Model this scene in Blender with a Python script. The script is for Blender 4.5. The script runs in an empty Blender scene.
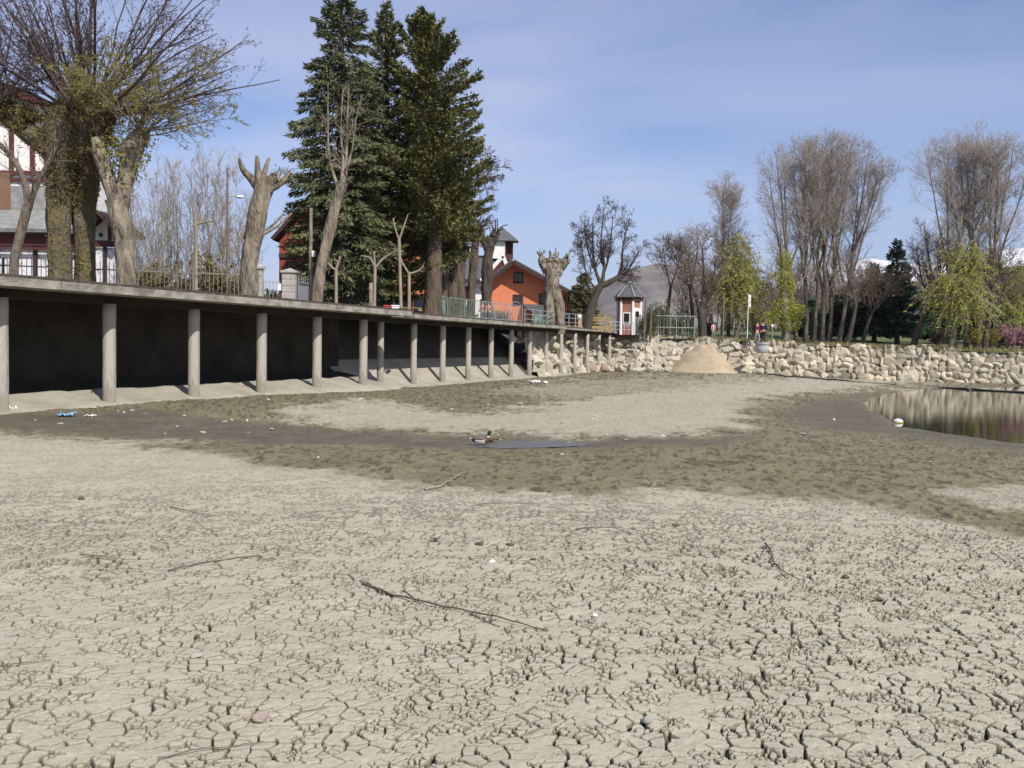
import bpy, math, random
import numpy as np
from mathutils import Vector, Matrix

# ------------------------------------------------------------------ scene
scene = bpy.context.scene
C = scene.collection
rad = math.radians
rng = np.random.default_rng(7)
scene.view_settings.view_transform = 'Standard'
scene.view_settings.look = 'None'
scene.view_settings.gamma = 1.0
scene.view_settings.use_curve_mapping = False
scene.view_settings.exposure = 0.16
scene.cycles.use_denoising = True
scene.cycles.max_bounces = 6
scene.cycles.diffuse_bounces = 3
scene.cycles.glossy_bounces = 3
scene.cycles.transparent_max_bounces = 6
scene.cycles.volume_bounces = 0

# ------------------------------------------------------------------ camera
F = 1000.0
EYE = np.array([0.0, 0.0, 1.9])
PITCH, ROLL = math.atan(38 / F), math.atan(0.014)
fw = np.array([0, math.cos(PITCH), -math.sin(PITCH)])
r0 = np.array([1.0, 0, 0]); u0 = np.cross(r0, fw)
rt = r0 * math.cos(ROLL) + u0 * math.sin(ROLL)
up = u0 * math.cos(ROLL) - r0 * math.sin(ROLL)
cam = bpy.data.cameras.new('camera'); camo = bpy.data.objects.new('camera', cam); C.objects.link(camo)
cam.sensor_width = 36; cam.lens = 36 * F / 1024; cam.clip_start = 0.1; cam.clip_end = 40000
camo.matrix_world = Matrix(((rt[0], up[0], -fw[0], EYE[0]), (rt[1], up[1], -fw[1], EYE[1]), (rt[2], up[2], -fw[2], EYE[2]), (0, 0, 0, 1)))
scene.camera = camo

def ray(x, y):
    return fw + (x - 512) / F * rt - (y - 384) / F * up
def P(x, y, D):
    """the point seen at photo position x, y that lies D metres out"""
    d = ray(x, y); return EYE + d * (D / d[1])
def G(x, y, z=0.0):
    d = ray(x, y); return EYE + d * ((z - EYE[2]) / d[2])
def proj(X, Y, Z):
    dx, dy, dz = X - EYE[0], Y - EYE[1], Z - EYE[2]
    f_ = dx * fw[0] + dy * fw[1] + dz * fw[2]
    f_ = np.where(f_ < 0.5, 0.5, f_)
    return (512 + F * (dx * rt[0] + dy * rt[1] + dz * rt[2]) / f_, 384 - F * (dx * up[0] + dy * up[1] + dz * up[2]) / f_)

# ------------------------------------------------------------------ noise
def h2(ix, iy, s=0):
    n = (ix.astype(np.int64) * 374761393 + iy.astype(np.int64) * 668265263 + s * 974634777) & 0xffffffff
    n = ((n ^ (n >> 13)) * 1274126177) & 0xffffffff
    n = ((n ^ (n >> 15)) * 2246822519) & 0xffffffff
    return ((n ^ (n >> 16)) & 0xffffff) / float(0x1000000)
def vn(x, y, s=0):
    x = np.asarray(x, float); y = np.asarray(y, float)
    ix, iy = np.floor(x), np.floor(y); fx, fy = x - ix, y - iy
    ux, uy = fx * fx * fx * (fx * (fx * 6 - 15) + 10), fy * fy * fy * (fy * (fy * 6 - 15) + 10)
    a, b, c, d = h2(ix, iy, s), h2(ix + 1, iy, s), h2(ix, iy + 1, s), h2(ix + 1, iy + 1, s)
    return (a + (b - a) * ux) * (1 - uy) + (c + (d - c) * ux) * uy
def fbm(x, y, s=0, o=4):
    t, a, n = 0.0, 0.5, 0.0
    for k in range(o):
        t = t + a * vn(x * 2 ** k + 17.3 * k, y * 2 ** k - 9.1 * k, s + k); n += a; a *= .5
    return t / n
def sst(a, b, x):
    t = np.clip((x - a) / (b - a), 0, 1); return t * t * (3 - 2 * t)
def voro(x, y, s=0, jit=0.9):
    """distance to the nearest cell edge, cell id hash, offset from the cell's point"""
    ix, iy = np.floor(x), np.floor(y)
    best = np.full(x.shape, 9.0); bx = np.zeros(x.shape); by = np.zeros(x.shape); bi = np.zeros(x.shape); bj = np.zeros(x.shape)
    pts = []
    for i in (-1, 0, 1):
        for j in (-1, 0, 1):
            cx, cy = ix + i, iy + j
            px = cx + .5 + (h2(cx, cy, s) - .5) * jit - x; py = cy + .5 + (h2(cx, cy, s + 5) - .5) * jit - y
            pts.append((px, py)); d = px * px + py * py; m = d < best
            best = np.where(m, d, best); bx = np.where(m, px, bx); by = np.where(m, py, by); bi = np.where(m, cx, bi); bj = np.where(m, cy, bj)
    e = np.full(x.shape, 9.0)
    for px, py in pts:
        dx, dy = px - bx, py - by; l = np.sqrt(dx * dx + dy * dy)
        q = ((px + bx) * dx + (py + by) * dy) * .5 / np.maximum(l, 1e-6)
        e = np.where(l > 1e-4, np.minimum(e, q), e)
    return e, h2(bi, bj, s + 9), h2(bi, bj, s + 10), h2(bi, bj, s + 11), bx, by
def polysd(px, py, poly, ys=4.0):
    """signed distance (inside positive) to a polygon"""
    q = np.array(poly, float) * [1, ys]; y = py * ys
    d = np.full(px.shape, 1e9); ins = np.zeros(px.shape, bool)
    for k in range(len(q)):
        a, b = q[k - 1], q[k]; e = b - a
        t = np.clip(((px - a[0]) * e[0] + (y - a[1]) * e[1]) / (e @ e + 1e-9), 0, 1)
        d = np.minimum(d, np.hypot(px - a[0] - t * e[0], y - a[1] - t * e[1]))
        c = ((a[1] > y) != (b[1] > y)) & (px < e[0] * (y - a[1]) / (e[1] if abs(e[1]) > 1e-9 else 1e-9) + a[0])
        ins ^= c
    return np.where(ins, d, -d)

# ------------------------------------------------------------------ materials
def new_mat(name):
    m = bpy.data.materials.new(name); m.use_nodes = True
    return m, m.node_tree.nodes, m.node_tree.links, m.node_tree.nodes['Principled BSDF']
def lin(c):
    return tuple(((v / 255) / 12.92 if v / 255 < .04045 else ((v / 255 + .055) / 1.055) ** 2.4) for v in c)
def mat(name, c1, c2=None, scale=4.0, rough=0.85, bump=0.0, bscale=None, stretch=(1, 1, 1), metal=0.0, island=0.0, spec=0.3, c3=None, trans=0.0):
    """base colour mottled between c1 and c2 by object-space noise; island = colour spread between loose pieces"""
    m, N, L, b = new_mat(name)
    b.inputs['Roughness'].default_value = rough; b.inputs['Metallic'].default_value = metal
    b.inputs['Specular IOR Level'].default_value = spec
    c2 = c2 or tuple(v * .8 for v in c1)
    tc = N.new('ShaderNodeTexCoord'); mp = N.new('ShaderNodeMapping'); mp.inputs['Scale'].default_value = stretch
    L.new(tc.outputs['Object'], mp.inputs['Vector'])
    no = N.new('ShaderNodeTexNoise'); no.inputs['Scale'].default_value = scale; no.inputs['Detail'].default_value = 6; no.inputs['Roughness'].default_value = .65
    L.new(mp.outputs[0], no.inputs['Vector'])
    rp = N.new('ShaderNodeValToRGB'); rp.color_ramp.elements[0].position = .36; rp.color_ramp.elements[1].position = .64
    rp.color_ramp.elements[0].color = (*c1, 1); rp.color_ramp.elements[1].color = (*c2, 1)
    if c3:
        e = rp.color_ramp.elements.new(.5); e.color = (*c3, 1)
    L.new(no.outputs['Fac'], rp.inputs['Fac'])
    col = rp.outputs['Color']
    if island:
        ge = N.new('ShaderNodeNewGeometry'); hv = N.new('ShaderNodeHueSaturation'); mr = N.new('ShaderNodeMapRange')
        mr.inputs['To Min'].default_value = 1 - island; mr.inputs['To Max'].default_value = 1 + island
        L.new(ge.outputs['Random Per Island'], mr.inputs['Value']); L.new(mr.outputs[0], hv.inputs['Value']); L.new(col, hv.inputs['Color']); col = hv.outputs['Color']
    L.new(col, b.inputs['Base Color'])
    if bump:
        n2 = N.new('ShaderNodeTexNoise'); n2.inputs['Scale'].default_value = bscale or scale * 4; n2.inputs['Detail'].default_value = 5
        L.new(mp.outputs[0], n2.inputs['Vector'])
        bp = N.new('ShaderNodeBump'); bp.inputs['Strength'].default_value = bump; bp.inputs['Distance'].default_value = .05 if bump < .8 else .16
        L.new(n2.outputs['Fac'], bp.inputs['Height']); L.new(bp.outputs[0], b.inputs['Normal'])
    if trans:
        tr = N.new('ShaderNodeBsdfTranslucent'); mx = N.new('ShaderNodeMixShader'); mx.inputs[0].default_value = trans
        L.new(col, tr.inputs['Color']); L.new(b.outputs[0], mx.inputs[1]); L.new(tr.outputs[0], mx.inputs[2])
        L.new(mx.outputs[0], N['Material Output'].inputs['Surface'])
    return m

M = {}
M['concrete'] = mat('concrete', (.34, .32, .28), (.22, .20, .17), 3.0, .9, .35, 25)
M['column_concrete'] = mat('column concrete', (.41, .38, .325), (.20, .18, .145), 2.6, .9, .6, 20, (1, 1, .22), c3=(.36, .335, .285))
m_ = M['column_concrete']; N, L = m_.node_tree.nodes, m_.node_tree.links; b_ = N['Principled BSDF']; src_ = b_.inputs['Base Color'].links[0].from_socket     # mud stain up to the old waterline
tc_ = N.new('ShaderNodeTexCoord'); sz_ = N.new('ShaderNodeSeparateXYZ'); L.new(tc_.outputs['Object'], sz_.inputs[0]); nz_ = N.new('ShaderNodeTexNoise'); nz_.inputs['Scale'].default_value = 5; L.new(tc_.outputs['Object'], nz_.inputs['Vector'])
ad_ = N.new('ShaderNodeMath'); ad_.operation = 'MULTIPLY_ADD'; ad_.inputs[1].default_value = .9; L.new(nz_.outputs['Fac'], ad_.inputs[0]); L.new(sz_.outputs['Z'], ad_.inputs[2])
mr_ = N.new('ShaderNodeMapRange'); mr_.inputs['From Min'].default_value = .75; mr_.inputs['From Max'].default_value = 1.15; mr_.inputs['To Min'].default_value = .75; mr_.inputs['To Max'].default_value = 0; L.new(ad_.outputs[0], mr_.inputs['Value'])
mx_ = N.new('ShaderNodeMix'); mx_.data_type = 'RGBA'; L.new(mr_.outputs[0], mx_.inputs['Factor']); L.new(src_, mx_.inputs['A']); mx_.inputs['B'].default_value = (.27, .245, .19, 1); L.new(mx_.outputs['Result'], b_.inputs['Base Color'])
M['slab_edge'] = mat('weathered slab edge', (.37, .34, .285), (.17, .15, .12), 1.8, .9, .4, 14, (1, 1, 2))
M['slab_top'] = mat('slab planking', (.10, .085, .065), (.05, .042, .032), 3, .95, .5)
M['wall_dark'] = mat('shade darkened concrete', (.045, .037, .026), (.022, .018, .013), .9, .95, .5, 8)  # near-black base colour deepens the shade under the decks
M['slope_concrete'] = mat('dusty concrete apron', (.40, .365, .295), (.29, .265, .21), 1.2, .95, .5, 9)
M['apron_shaded'] = mat('shade darkened apron', (.10, .088, .068), (.055, .048, .038), 1.0, .95, .5, 9)  # upper apron concrete coloured darker to paint in the deck's shade
M['earth'] = mat('promenade earth', (.22, .18, .13), (.15, .13, .09), .6, .95)
M['bark_grey'] = mat('grey brown bark', (.22, .18, .14), (.10, .08, .062), 5, .95, .9, 16, (1, 1, .22))
M['bark_pale'] = mat('pale bark', (.34, .285, .215), (.115, .092, .068), 5, .95, .8, 14, (1, 1, .25))
M['bark_moss'] = mat('mossy bark', (.17, .15, .055), (.20, .165, .11), 2.2, .95, .9, 14, (1, 1, .5), c3=(.12, .095, .062))
M['bark_dark'] = mat('dark bark', (.10, .08, .062), (.055, .045, .036), 5, .95, .8, 14, (1, 1, .25))
M['bark_red'] = mat('reddish bark', (.155, .115, .082), (.075, .057, .042), 4, .95, .9, 14, (1, 1, .25))
M['cut_wood'] = mat('cut wood', (.55, .43, .25), (.42, .32, .18), 4, .9)
M['twig_purple'] = mat('purple brown twigs', (.075, .052, .050), (.115, .085, .075), 3, .9)
M['twig_grey'] = mat('grey brown twigs', (.255, .22, .19), (.345, .30, .26), .5, .9)
M['twig_brown'] = mat('brown twigs', (.13, .092, .068), (.18, .135, .10), .5, .9)
M['twig_pale'] = mat('pale twigs', (.33, .27, .20), (.22, .18, .135), 1, .9)
M['bud'] = mat('dark buds', (.055, .038, .042), (.09, .065, .055), 2, .9, island=.3)
M['bud_olive'] = mat('olive buds', (.20, .16, .06), (.13, .105, .05), 2, .9, island=.3)
M['bud_brown'] = mat('brown buds', (.26, .19, .14), (.20, .15, .12), .6, .9, island=.3)
M['needle_blue'] = mat('blue green needles', (.080, .100, .044), (.165, .172, .075), .8, .8, island=.4)
M['needle_olive'] = mat('olive needles', (.090, .100, .034), (.175, .165, .055), .7, .8, island=.4)
M['needle_yellow'] = mat('yellow green cypress sprays', (.085, .110, .032), (.20, .20, .060), .6, .8, island=.45, c3=(.135, .130, .045))
M['needle_dark'] = mat('dark fir needles', (.022, .056, .026), (.044, .088, .038), .6, .8, island=.4)
M['leaf_yellow'] = mat('young yellow green leaves', (.46, .46, .085), (.33, .35, .065), .7, .7, island=.35, trans=.35)
M['leaf_olive'] = mat('fresh olive leaves', (.33, .30, .075), (.23, .21, .06), 1, .8, island=.35, trans=.25)
M['moss_leaf'] = mat('moss and epicormic shoots', (.20, .18, .045), (.12, .095, .04), 1.5, .9, island=.45, c3=(.175, .14, .055))
M['leaf_green'] = mat('shrub leaves', (.10, .13, .04), (.06, .085, .03), 1, .8, island=.35, trans=.2)
M['blossom_pink'] = mat('pink blossom', (.52, .26, .34), (.38, .17, .24), 1, .8, island=.3, trans=.2)
M['blossom_yellow'] = mat('yellow blossom', (.36, .27, .05), (.26, .20, .04), 1, .8, island=.3, trans=.2)
M['iron_dark'] = mat('dark iron', (.05, .05, .05), (.08, .075, .07), 5, .6)
M['iron_pale'] = mat('pale galvanised iron', (.23, .215, .18), (.16, .15, .12), 5, .6)
M['galv'] = mat('galvanised steel', (.45, .47, .48), (.36, .38, .39), 5, .45, metal=.3)
M['green_paint'] = mat('green paint', (.17, .26, .22), (.21, .30, .26), 3, .6)
M['sheet_grey'] = mat('grey metal sheet', (.26, .26, .28), (.20, .20, .21), 1.2, .7)
M['white_paint'] = mat('white render', (.80, .78, .74), (.70, .68, .64), 1.0, .85, .1)
M['white_panel'] = mat('white glazed panel', (.66, .65, .66), (.30, .30, .32), 4.5, .35, c3=(.72, .71, .71))
M['timber_red'] = mat('red brown timber', (.115, .036, .034), (.08, .028, .026), 2, .8)
M['timber_dark'] = mat('dark timber', (.06, .035, .03), (.04, .025, .022), 2, .8)
M['brown_panel'] = mat('brown panel', (.22, .125, .08), (.17, .10, .065), 2, .8)
M['slate'] = mat('slate roof', (.115, .12, .125), (.075, .08, .085), 3, .7, .4, 12)
M['slate_pale'] = mat('pale weathered slate', (.30, .30, .29), (.19, .19, .18), 3, .85, .4, 10)
M['kiosk_brick'] = mat('faded kiosk brick', (.36, .17, .125), (.28, .125, .09), 3, .9)
M['orange'] = mat('orange render', (.67, .235, .115), (.59, .20, .095), .7, .9, .1)
M['brick_red'] = mat('red painted boards', (.30, .065, .04), (.24, .055, .035), 2, .85)
M['glass_dark'] = mat('dark window glass', (.025, .02, .022), (.04, .03, .03), 2, .15, spec=.5)
M['pillar_stone'] = mat('pale stone blocks', (.46, .44, .40), (.34, .32, .29), 4, .9, .4)
M['wood_warm'] = mat('warm weathered wood', (.36, .26, .13), (.24, .17, .09), 3, .85, .4, 12, (1, 1, 1))
M['red_plastic'] = mat('red plastic', (.50, .06, .05), (.42, .05, .04), 3, .5)
M['white_plastic'] = mat('white plastic', (.80, .80, .78), (.72, .72, .70), 3, .5)
M['blue_plastic'] = mat('blue plastic film', (.08, .26, .46), (.30, .45, .56), 9, .45)
M['tub'] = mat('grey concrete tub', (.50, .52, .50), (.36, .38, .37), 3, .8, .3)
M['lamp_white'] = mat('milky lamp glass', (.85, .85, .83), (.8, .8, .78), 3, .3)
M['stick_dark'] = mat('dark dead wood', (.10, .082, .062), (.16, .13, .10), 14, .95, .6)
M['stick_pale'] = mat('bleached dead wood', (.42, .38, .31), (.30, .27, .22), 14, .95, .6)
M['pebble'] = mat('dusty stone', (.42, .40, .35), (.30, .28, .24), 12, .95, .4)
M['pebble_warm'] = mat('pinkish stone', (.40, .31, .26), (.30, .24, .20), 12, .95, .4)
M['pebble_dark'] = mat('dark clod', (.15, .125, .09), (.10, .085, .06), 12, .95, .5)
M['boulder'] = mat('pale boulder', (.47, .42, .33), (.33, .29, .22), 1.3, .92, .5, 8, c3=(.41, .365, .28))
M['boulder_rust'] = mat('reddish boulder', (.36, .25, .20), (.28, .20, .165), 1.5, .92, .4, 8)
M['skin'] = mat('skin', (.55, .34, .25), (.5, .30, .22), 6, .6)
M['hair'] = mat('dark hair', (.05, .035, .025), (.03, .02, .015), 6, .7)
for k_, c_ in (('cloth_red', (.38, .04, .05)), ('cloth_yellow', (.60, .44, .12)), ('cloth_navy', (.02, .022, .045)), ('cloth_grey', (.30, .30, .34)), ('cloth_black', (.02, .02, .025)), ('cloth_pink', (.62, .36, .36)), ('cloth_jeans', (.12, .16, .26)), ('cloth_wine', (.16, .02, .035))):
    M[k_] = mat(k_.replace('_', ' '), c_, tuple(v * .8 for v in c_), 8, .9)
M['duck_green'] = mat('glossy green head feathers', (.012, .045, .025), (.02, .03, .02), 30, .4)
M['duck_brown'] = mat('chestnut breast feathers', (.085, .045, .03), (.12, .07, .045), 30, .8)
M['duck_grey'] = mat('pale grey flank feathers', (.60, .57, .52), (.48, .45, .41), 25, .8)
M['duck_back'] = mat('dark back feathers', (.10, .08, .065), (.18, .15, .12), 22, .8)
M['duck_black'] = mat('black tail feathers', (.015, .015, .018), (.03, .03, .03), 20, .7)
M['duck_white'] = mat('white feathers', (.75, .73, .70), (.65, .63, .6), 20, .8)
M['duck_mottle'] = mat('mottled brown feathers', (.23, .165, .105), (.075, .05, .033), 26, .85)
M['bill'] = mat('yellow bill', (.50, .40, .10), (.42, .33, .08), 20, .5)
M['foot_orange'] = mat('orange foot', (.55, .20, .04), (.5, .18, .03), 20, .6)

# ------------------------------------------------------------------ mesh accumulator and object helpers
class Acc:
    def __init__(s): s.v = []; s.q = []; s.t = []; s.n = 0; s.qm = []; s.tm = []; s.polys = []; s.at = {}
    def add(s, v, q=None, t=None, m=0):
        v = np.asarray(v, float).reshape(-1, 3)
        if q is not None and len(q):
            q = np.asarray(q, np.int64).reshape(-1, 4); s.q.append(q + s.n); s.qm.append(np.full(len(q), m))
        if t is not None and len(t):
            t = np.asarray(t, np.int64).reshape(-1, 3); s.t.append(t + s.n); s.tm.append(np.full(len(t), m))
        s.v.append(v); s.n += len(v)
        return s
    def box(s, c, d, rz=0.0, m=0, ax=None):
        """box of size d centred at c, turned rz about z (or with the given three axes)"""
        w = np.array([[x, y, z] for z in (-.5, .5) for y in (-.5, .5) for x in (-.5, .5)]) * np.asarray(d, float)
        if ax is not None: w = w @ np.asarray(ax, float)
        elif rz:
            c_, s_ = math.cos(rz), math.sin(rz); w = np.stack([w[:, 0] * c_ - w[:, 1] * s_, w[:, 0] * s_ + w[:, 1] * c_, w[:, 2]], 1)
        return s.add(w + np.asarray(c, float), [[0, 2, 3, 1], [4, 5, 7, 6], [0, 1, 5, 4], [2, 6, 7, 3], [0, 4, 6, 2], [1, 3, 7, 5]], m=m)
    def bar(s, a, b, w, h=None, m=0):
        """square bar from a to b"""
        a, b = np.asarray(a, float), np.asarray(b, float); t = b - a; l = np.linalg.norm(t); t = t / l
        z = np.array([0, 0, 1.0]) if abs(t[2]) < .95 else np.array([0, 1.0, 0])
        u = np.cross(t, z); u /= np.linalg.norm(u); v = np.cross(u, t)
        return s.box((a + b) / 2, (l, w, h or w), m=m, ax=[t, u, v])
    def prism(s, poly, off, m=0):
        """polygon (list of 3-D points) swept along off"""
        p = np.asarray(poly, float); n = len(p); off = np.asarray(off, float)
        v = np.vstack([p, p + off, p.mean(0)[None], (p + off).mean(0)[None]])
        q = [[i, (i + 1) % n, n + (i + 1) % n, n + i] for i in range(n)]
        t = [[(i + 1) % n, i, 2 * n] for i in range(n)] + [[n + i, n + (i + 1) % n, 2 * n + 1] for i in range(n)]
        return s.add(v, q, t, m=m)
    def lathe(s, prof, c=(0, 0, 0), k=20, m=0):
        a = np.linspace(0, 2 * np.pi, k, endpoint=False); v = []
        for r, z in prof: v += [[c[0] + r * math.cos(t), c[1] + r * math.sin(t), c[2] + z] for t in a]
        q = [[i * k + j, i * k + (j + 1) % k, (i + 1) * k + (j + 1) % k, (i + 1) * k + j] for i in range(len(prof) - 1) for j in range(k)]
        return s.add(v, q, m=m)
    def tubes(s, Pn, R, k=4, m=0, cap=False, flute=0.0):
        Pn = np.asarray(Pn, float); R = np.asarray(R, float)
        if Pn.ndim == 2: Pn = Pn[None]; R = R[None]
        Mn, n, _ = Pn.shape
        if Mn == 0: return s
        t = np.gradient(Pn, axis=1); t /= np.linalg.norm(t, axis=2, keepdims=True) + 1e-9
        tm = t.mean(1); a = np.where(np.abs(tm[:, 2:3]) < .8, np.array([[0, 0, 1.0]]), np.array([[1.0, 0, 0]]))
        u = np.cross(t, a[:, None, :]); u /= np.linalg.norm(u, axis=2, keepdims=True) + 1e-9
        w = np.cross(t, u); th = np.linspace(0, 2 * np.pi, k, endpoint=False)
        rr = R[:, :, None, None]
        if flute:
            rr = rr * (1 + flute * (vn(np.cos(th)[None, None, :] * 2.2 + np.arange(n)[None, :, None] * .22 + 7 * np.arange(Mn)[:, None, None], np.sin(th)[None, None, :] * 2.2 + np.zeros((Mn, n, 1)), 3) - .5) * 2 + (flute * .8 * (fbm(np.cos(th)[None, None, :] * 5.5 + np.arange(n)[None, :, None] * .30 * 14 / n + 3 * np.arange(Mn)[:, None, None], np.sin(th)[None, None, :] * 5.5 + np.zeros((Mn, n, 1)), 5, 3) - .5) * 2 if n > 30 else 0))[..., None]
        v = Pn[:, :, None, :] + rr * (np.cos(th)[None, None, :, None] * u[:, :, None, :] + np.sin(th)[None, None, :, None] * w[:, :, None, :])
        i = np.arange(n - 1)[:, None]; j = np.arange(k)[None, :]
        q = np.stack([i * k + j, (i + 1) * k + j, (i + 1) * k + (j + 1) % k, i * k + (j + 1) % k], -1).reshape(-1, 4)
        q = (q[None] + (np.arange(Mn) * n * k)[:, None, None]).reshape(-1, 4)
        s.add(v, q, m=m)
        if cap:
            for b in range(Mn):
                ring = v[b, -1]; s.add(np.vstack([ring, ring.mean(0)[None]]), t=[[x, (x + 1) % k, k] for x in range(k)], m=cap if cap is not True else m)
        return s
    def leaves(s, pos, size, asp=.45, m=0, axis=None, spread=1.0, flat=0.0):
        """many leaf-sized four-cornered faces; axis gives the mean long direction"""
        pos = np.asarray(pos, float); n = len(pos)
        if n == 0: return s
        d = rng.normal(size=(n, 3)) * spread
        if axis is not None: d = d + axis
        d /= np.linalg.norm(d, axis=1, keepdims=True) + 1e-9
        r = rng.normal(size=(n, 3)); r[:, 2] *= (1 - flat)
        if flat: r = np.cross(d, np.array([0, 0, 1.0]) + r * (1 - flat) * .6)
        else: r = np.cross(d, r)
        r /= np.linalg.norm(r, axis=1, keepdims=True) + 1e-9
        L = (size * rng.uniform(.55, 1.3, n))[:, None]
        nn = np.cross(d, r) * L * .12
        v = np.stack([pos, pos + d * L * .5 + r * L * asp * .5 + nn, pos + d * L, pos + d * L * .45 - r * L * asp * .5 + nn], 1)
        return s.add(v, np.arange(4 * n).reshape(-1, 4), m=m)

def build(name, acc, mats, parent=None, smooth=False, loc=None, attrs=None):
    v = np.vstack(acc.v)
    org = np.array(parent_loc(parent) if parent is not None else (loc if loc is not None else (0, 0, 0)), float)
    v = v - org
    q = np.vstack(acc.q) if acc.q else np.zeros((0, 4), np.int64); t = np.vstack(acc.t) if acc.t else np.zeros((0, 3), np.int64)
    me = bpy.data.meshes.new(name)
    me.vertices.add(len(v)); me.vertices.foreach_set('co', v.astype(np.float32).ravel())
    nl = q.size + t.size
    me.loops.add(nl); me.loops.foreach_set('vertex_index', np.concatenate([q.ravel(), t.ravel()]).astype(np.int32))
    me.polygons.add(len(q) + len(t))
    st = np.concatenate([np.arange(len(q)) * 4, len(q) * 4 + np.arange(len(t)) * 3]).astype(np.int32)
    me.polygons.foreach_set('loop_start', st)
    mi = np.concatenate([np.concatenate(acc.qm) if acc.qm else np.zeros(0), np.concatenate(acc.tm) if acc.tm else np.zeros(0)]).astype(np.int32)
    me.polygons.foreach_set('material_index', mi)
    me.polygons.foreach_set('use_smooth', np.full(len(q) + len(t), smooth))
    for m in (mats if isinstance(mats, (list, tuple)) else [mats]): me.materials.append(M[m] if isinstance(m, str) else m)
    for k, a in (attrs or {}).items():
        at = me.attributes.new(k, 'FLOAT', 'POINT'); at.data.foreach_set('value', np.asarray(a, np.float32).ravel())
    me.update(calc_edges=True)
    o = bpy.data.objects.new(name, me); C.objects.link(o)
    if parent is not None: o.parent = parent
    else: o.location = org
    return o
def parent_loc(o):
    l = Vector(o.location)
    while o.parent: o = o.parent; l = l + Vector(o.location)
    return l
def tag(o, label, cat, group=None):
    o['label'] = label; o['category'] = cat
    if group: o['group'] = group
    return o
def thing(name, label, cat, loc, group=None):
    o = bpy.data.objects.new(name, None); C.objects.link(o); o.location = tuple(float(v) for v in loc); o.empty_display_size = .3
    return tag(o, label, cat, group)
def struct(o, kind='structure'): o['kind'] = kind; return o
def copy_tree(o, parent=None, off=None):
    c = o.copy(); C.objects.link(c)
    if parent is not None: c.parent = parent
    if off is not None: c.location = Vector(o.location) + Vector(off)
    for ch in list(o.children): copy_tree(ch, c)
    return c

# ------------------------------------------------------------------ light and sky
SUN_EL, SUN_DIR = rad(43), np.array([.56, -.83])
SUN_DIR = SUN_DIR / np.linalg.norm(SUN_DIR)
sv = np.array([SUN_DIR[0] * math.cos(SUN_EL), SUN_DIR[1] * math.cos(SUN_EL), math.sin(SUN_EL)])
sl = bpy.data.lights.new('sun', 'SUN'); sl.energy = 5.0; sl.angle = rad(.5); sl.color = (1, .95, .87)
so = bpy.data.objects.new('sun', sl); C.objects.link(so); so.rotation_euler = Vector(sv).to_track_quat('Z', 'Y').to_euler()
so.location = (30, -40, 60)
w = bpy.data.worlds.new('World'); scene.world = w; w.use_nodes = True
N, L = w.node_tree.nodes, w.node_tree.links
bg = N['Background']; bg.inputs['Strength'].default_value = .120
sky = N.new('ShaderNodeTexSky'); sky.sky_type = 'NISHITA'; sky.sun_disc = False; sky.sun_elevation = SUN_EL
sky.sun_rotation = math.atan2(SUN_DIR[0], SUN_DIR[1]); sky.altitude = 1200; sky.air_density = 1.0; sky.dust_density = 1.0; sky.ozone_density = 3.0
tc = N.new('ShaderNodeTexCoord')
sep = N.new('ShaderNodeSeparateXYZ'); L.new(tc.outputs['Generated'], sep.inputs[0])
def math_n(op, a, b=None):
    n = N.new('ShaderNodeMath'); n.operation = op
    for i, x in enumerate((a, b)):
        if x is None: continue
        if isinstance(x, (int, float)): n.inputs[i].default_value = x
        else: L.new(x, n.inputs[i])
    return n.outputs[0]
zz = math_n('ADD', math_n('MAXIMUM', sep.outputs['Z'], 0.0), .16)
cmb = N.new('ShaderNodeCombineXYZ'); L.new(math_n('DIVIDE', sep.outputs['X'], zz), cmb.inputs[0]); L.new(math_n('DIVIDE', sep.outputs['Y'], zz), cmb.inputs[1])
mp = N.new('ShaderNodeMapping'); mp.inputs['Rotation'].default_value = (0, 0, rad(52)); mp.inputs['Scale'].default_value = (.75, 1.25, 1); L.new(cmb.outputs[0], mp.inputs[0])
cn = N.new('ShaderNodeTexNoise'); cn.inputs['Scale'].default_value = .85; cn.inputs['Detail'].default_value = 7; cn.inputs['Roughness'].default_value = .52; cn.inputs['Distortion'].default_value = .5
L.new(mp.outputs[0], cn.inputs['Vector'])
cr = N.new('ShaderNodeMapRange'); cr.inputs['From Min'].default_value = .38; cr.inputs['From Max'].default_value = .78; cr.inputs['To Max'].default_value = .62; L.new(cn.outputs['Fac'], cr.inputs['Value'])
mixc = N.new('ShaderNodeMix'); mixc.data_type = 'RGBA'; L.new(cr.outputs[0], mixc.inputs['Factor']); tint = N.new('ShaderNodeMix'); tint.data_type = 'RGBA'; tint.blend_type = 'MULTIPLY'; tint.inputs['Factor'].default_value = 1; tint.inputs['B'].default_value = (1.01, .965, 1.08, 1)
L.new(sky.outputs[0], tint.inputs['A']); L.new(tint.outputs['Result'], mixc.inputs['A']); mixc.inputs['B'].default_value = (6.2, 6.2, 7.3, 1)
L.new(mixc.outputs['Result'], bg.inputs['Color'])

# ------------------------------------------------------------------ layout lines
DIR = np.array([.339, .941]); NRM = np.array([.941, -.339])          # along the promenade, and towards the lake
def colA(i): return np.array([-10.68 + 1.19 * (i - 1), 26.5 + 3.3 * (i - 1)])
def colB(j): return np.array([-5.74 + 1.134 * j, 43.5 + 3.15 * j])
ZA, ZB = 3.35, 3.32
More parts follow.
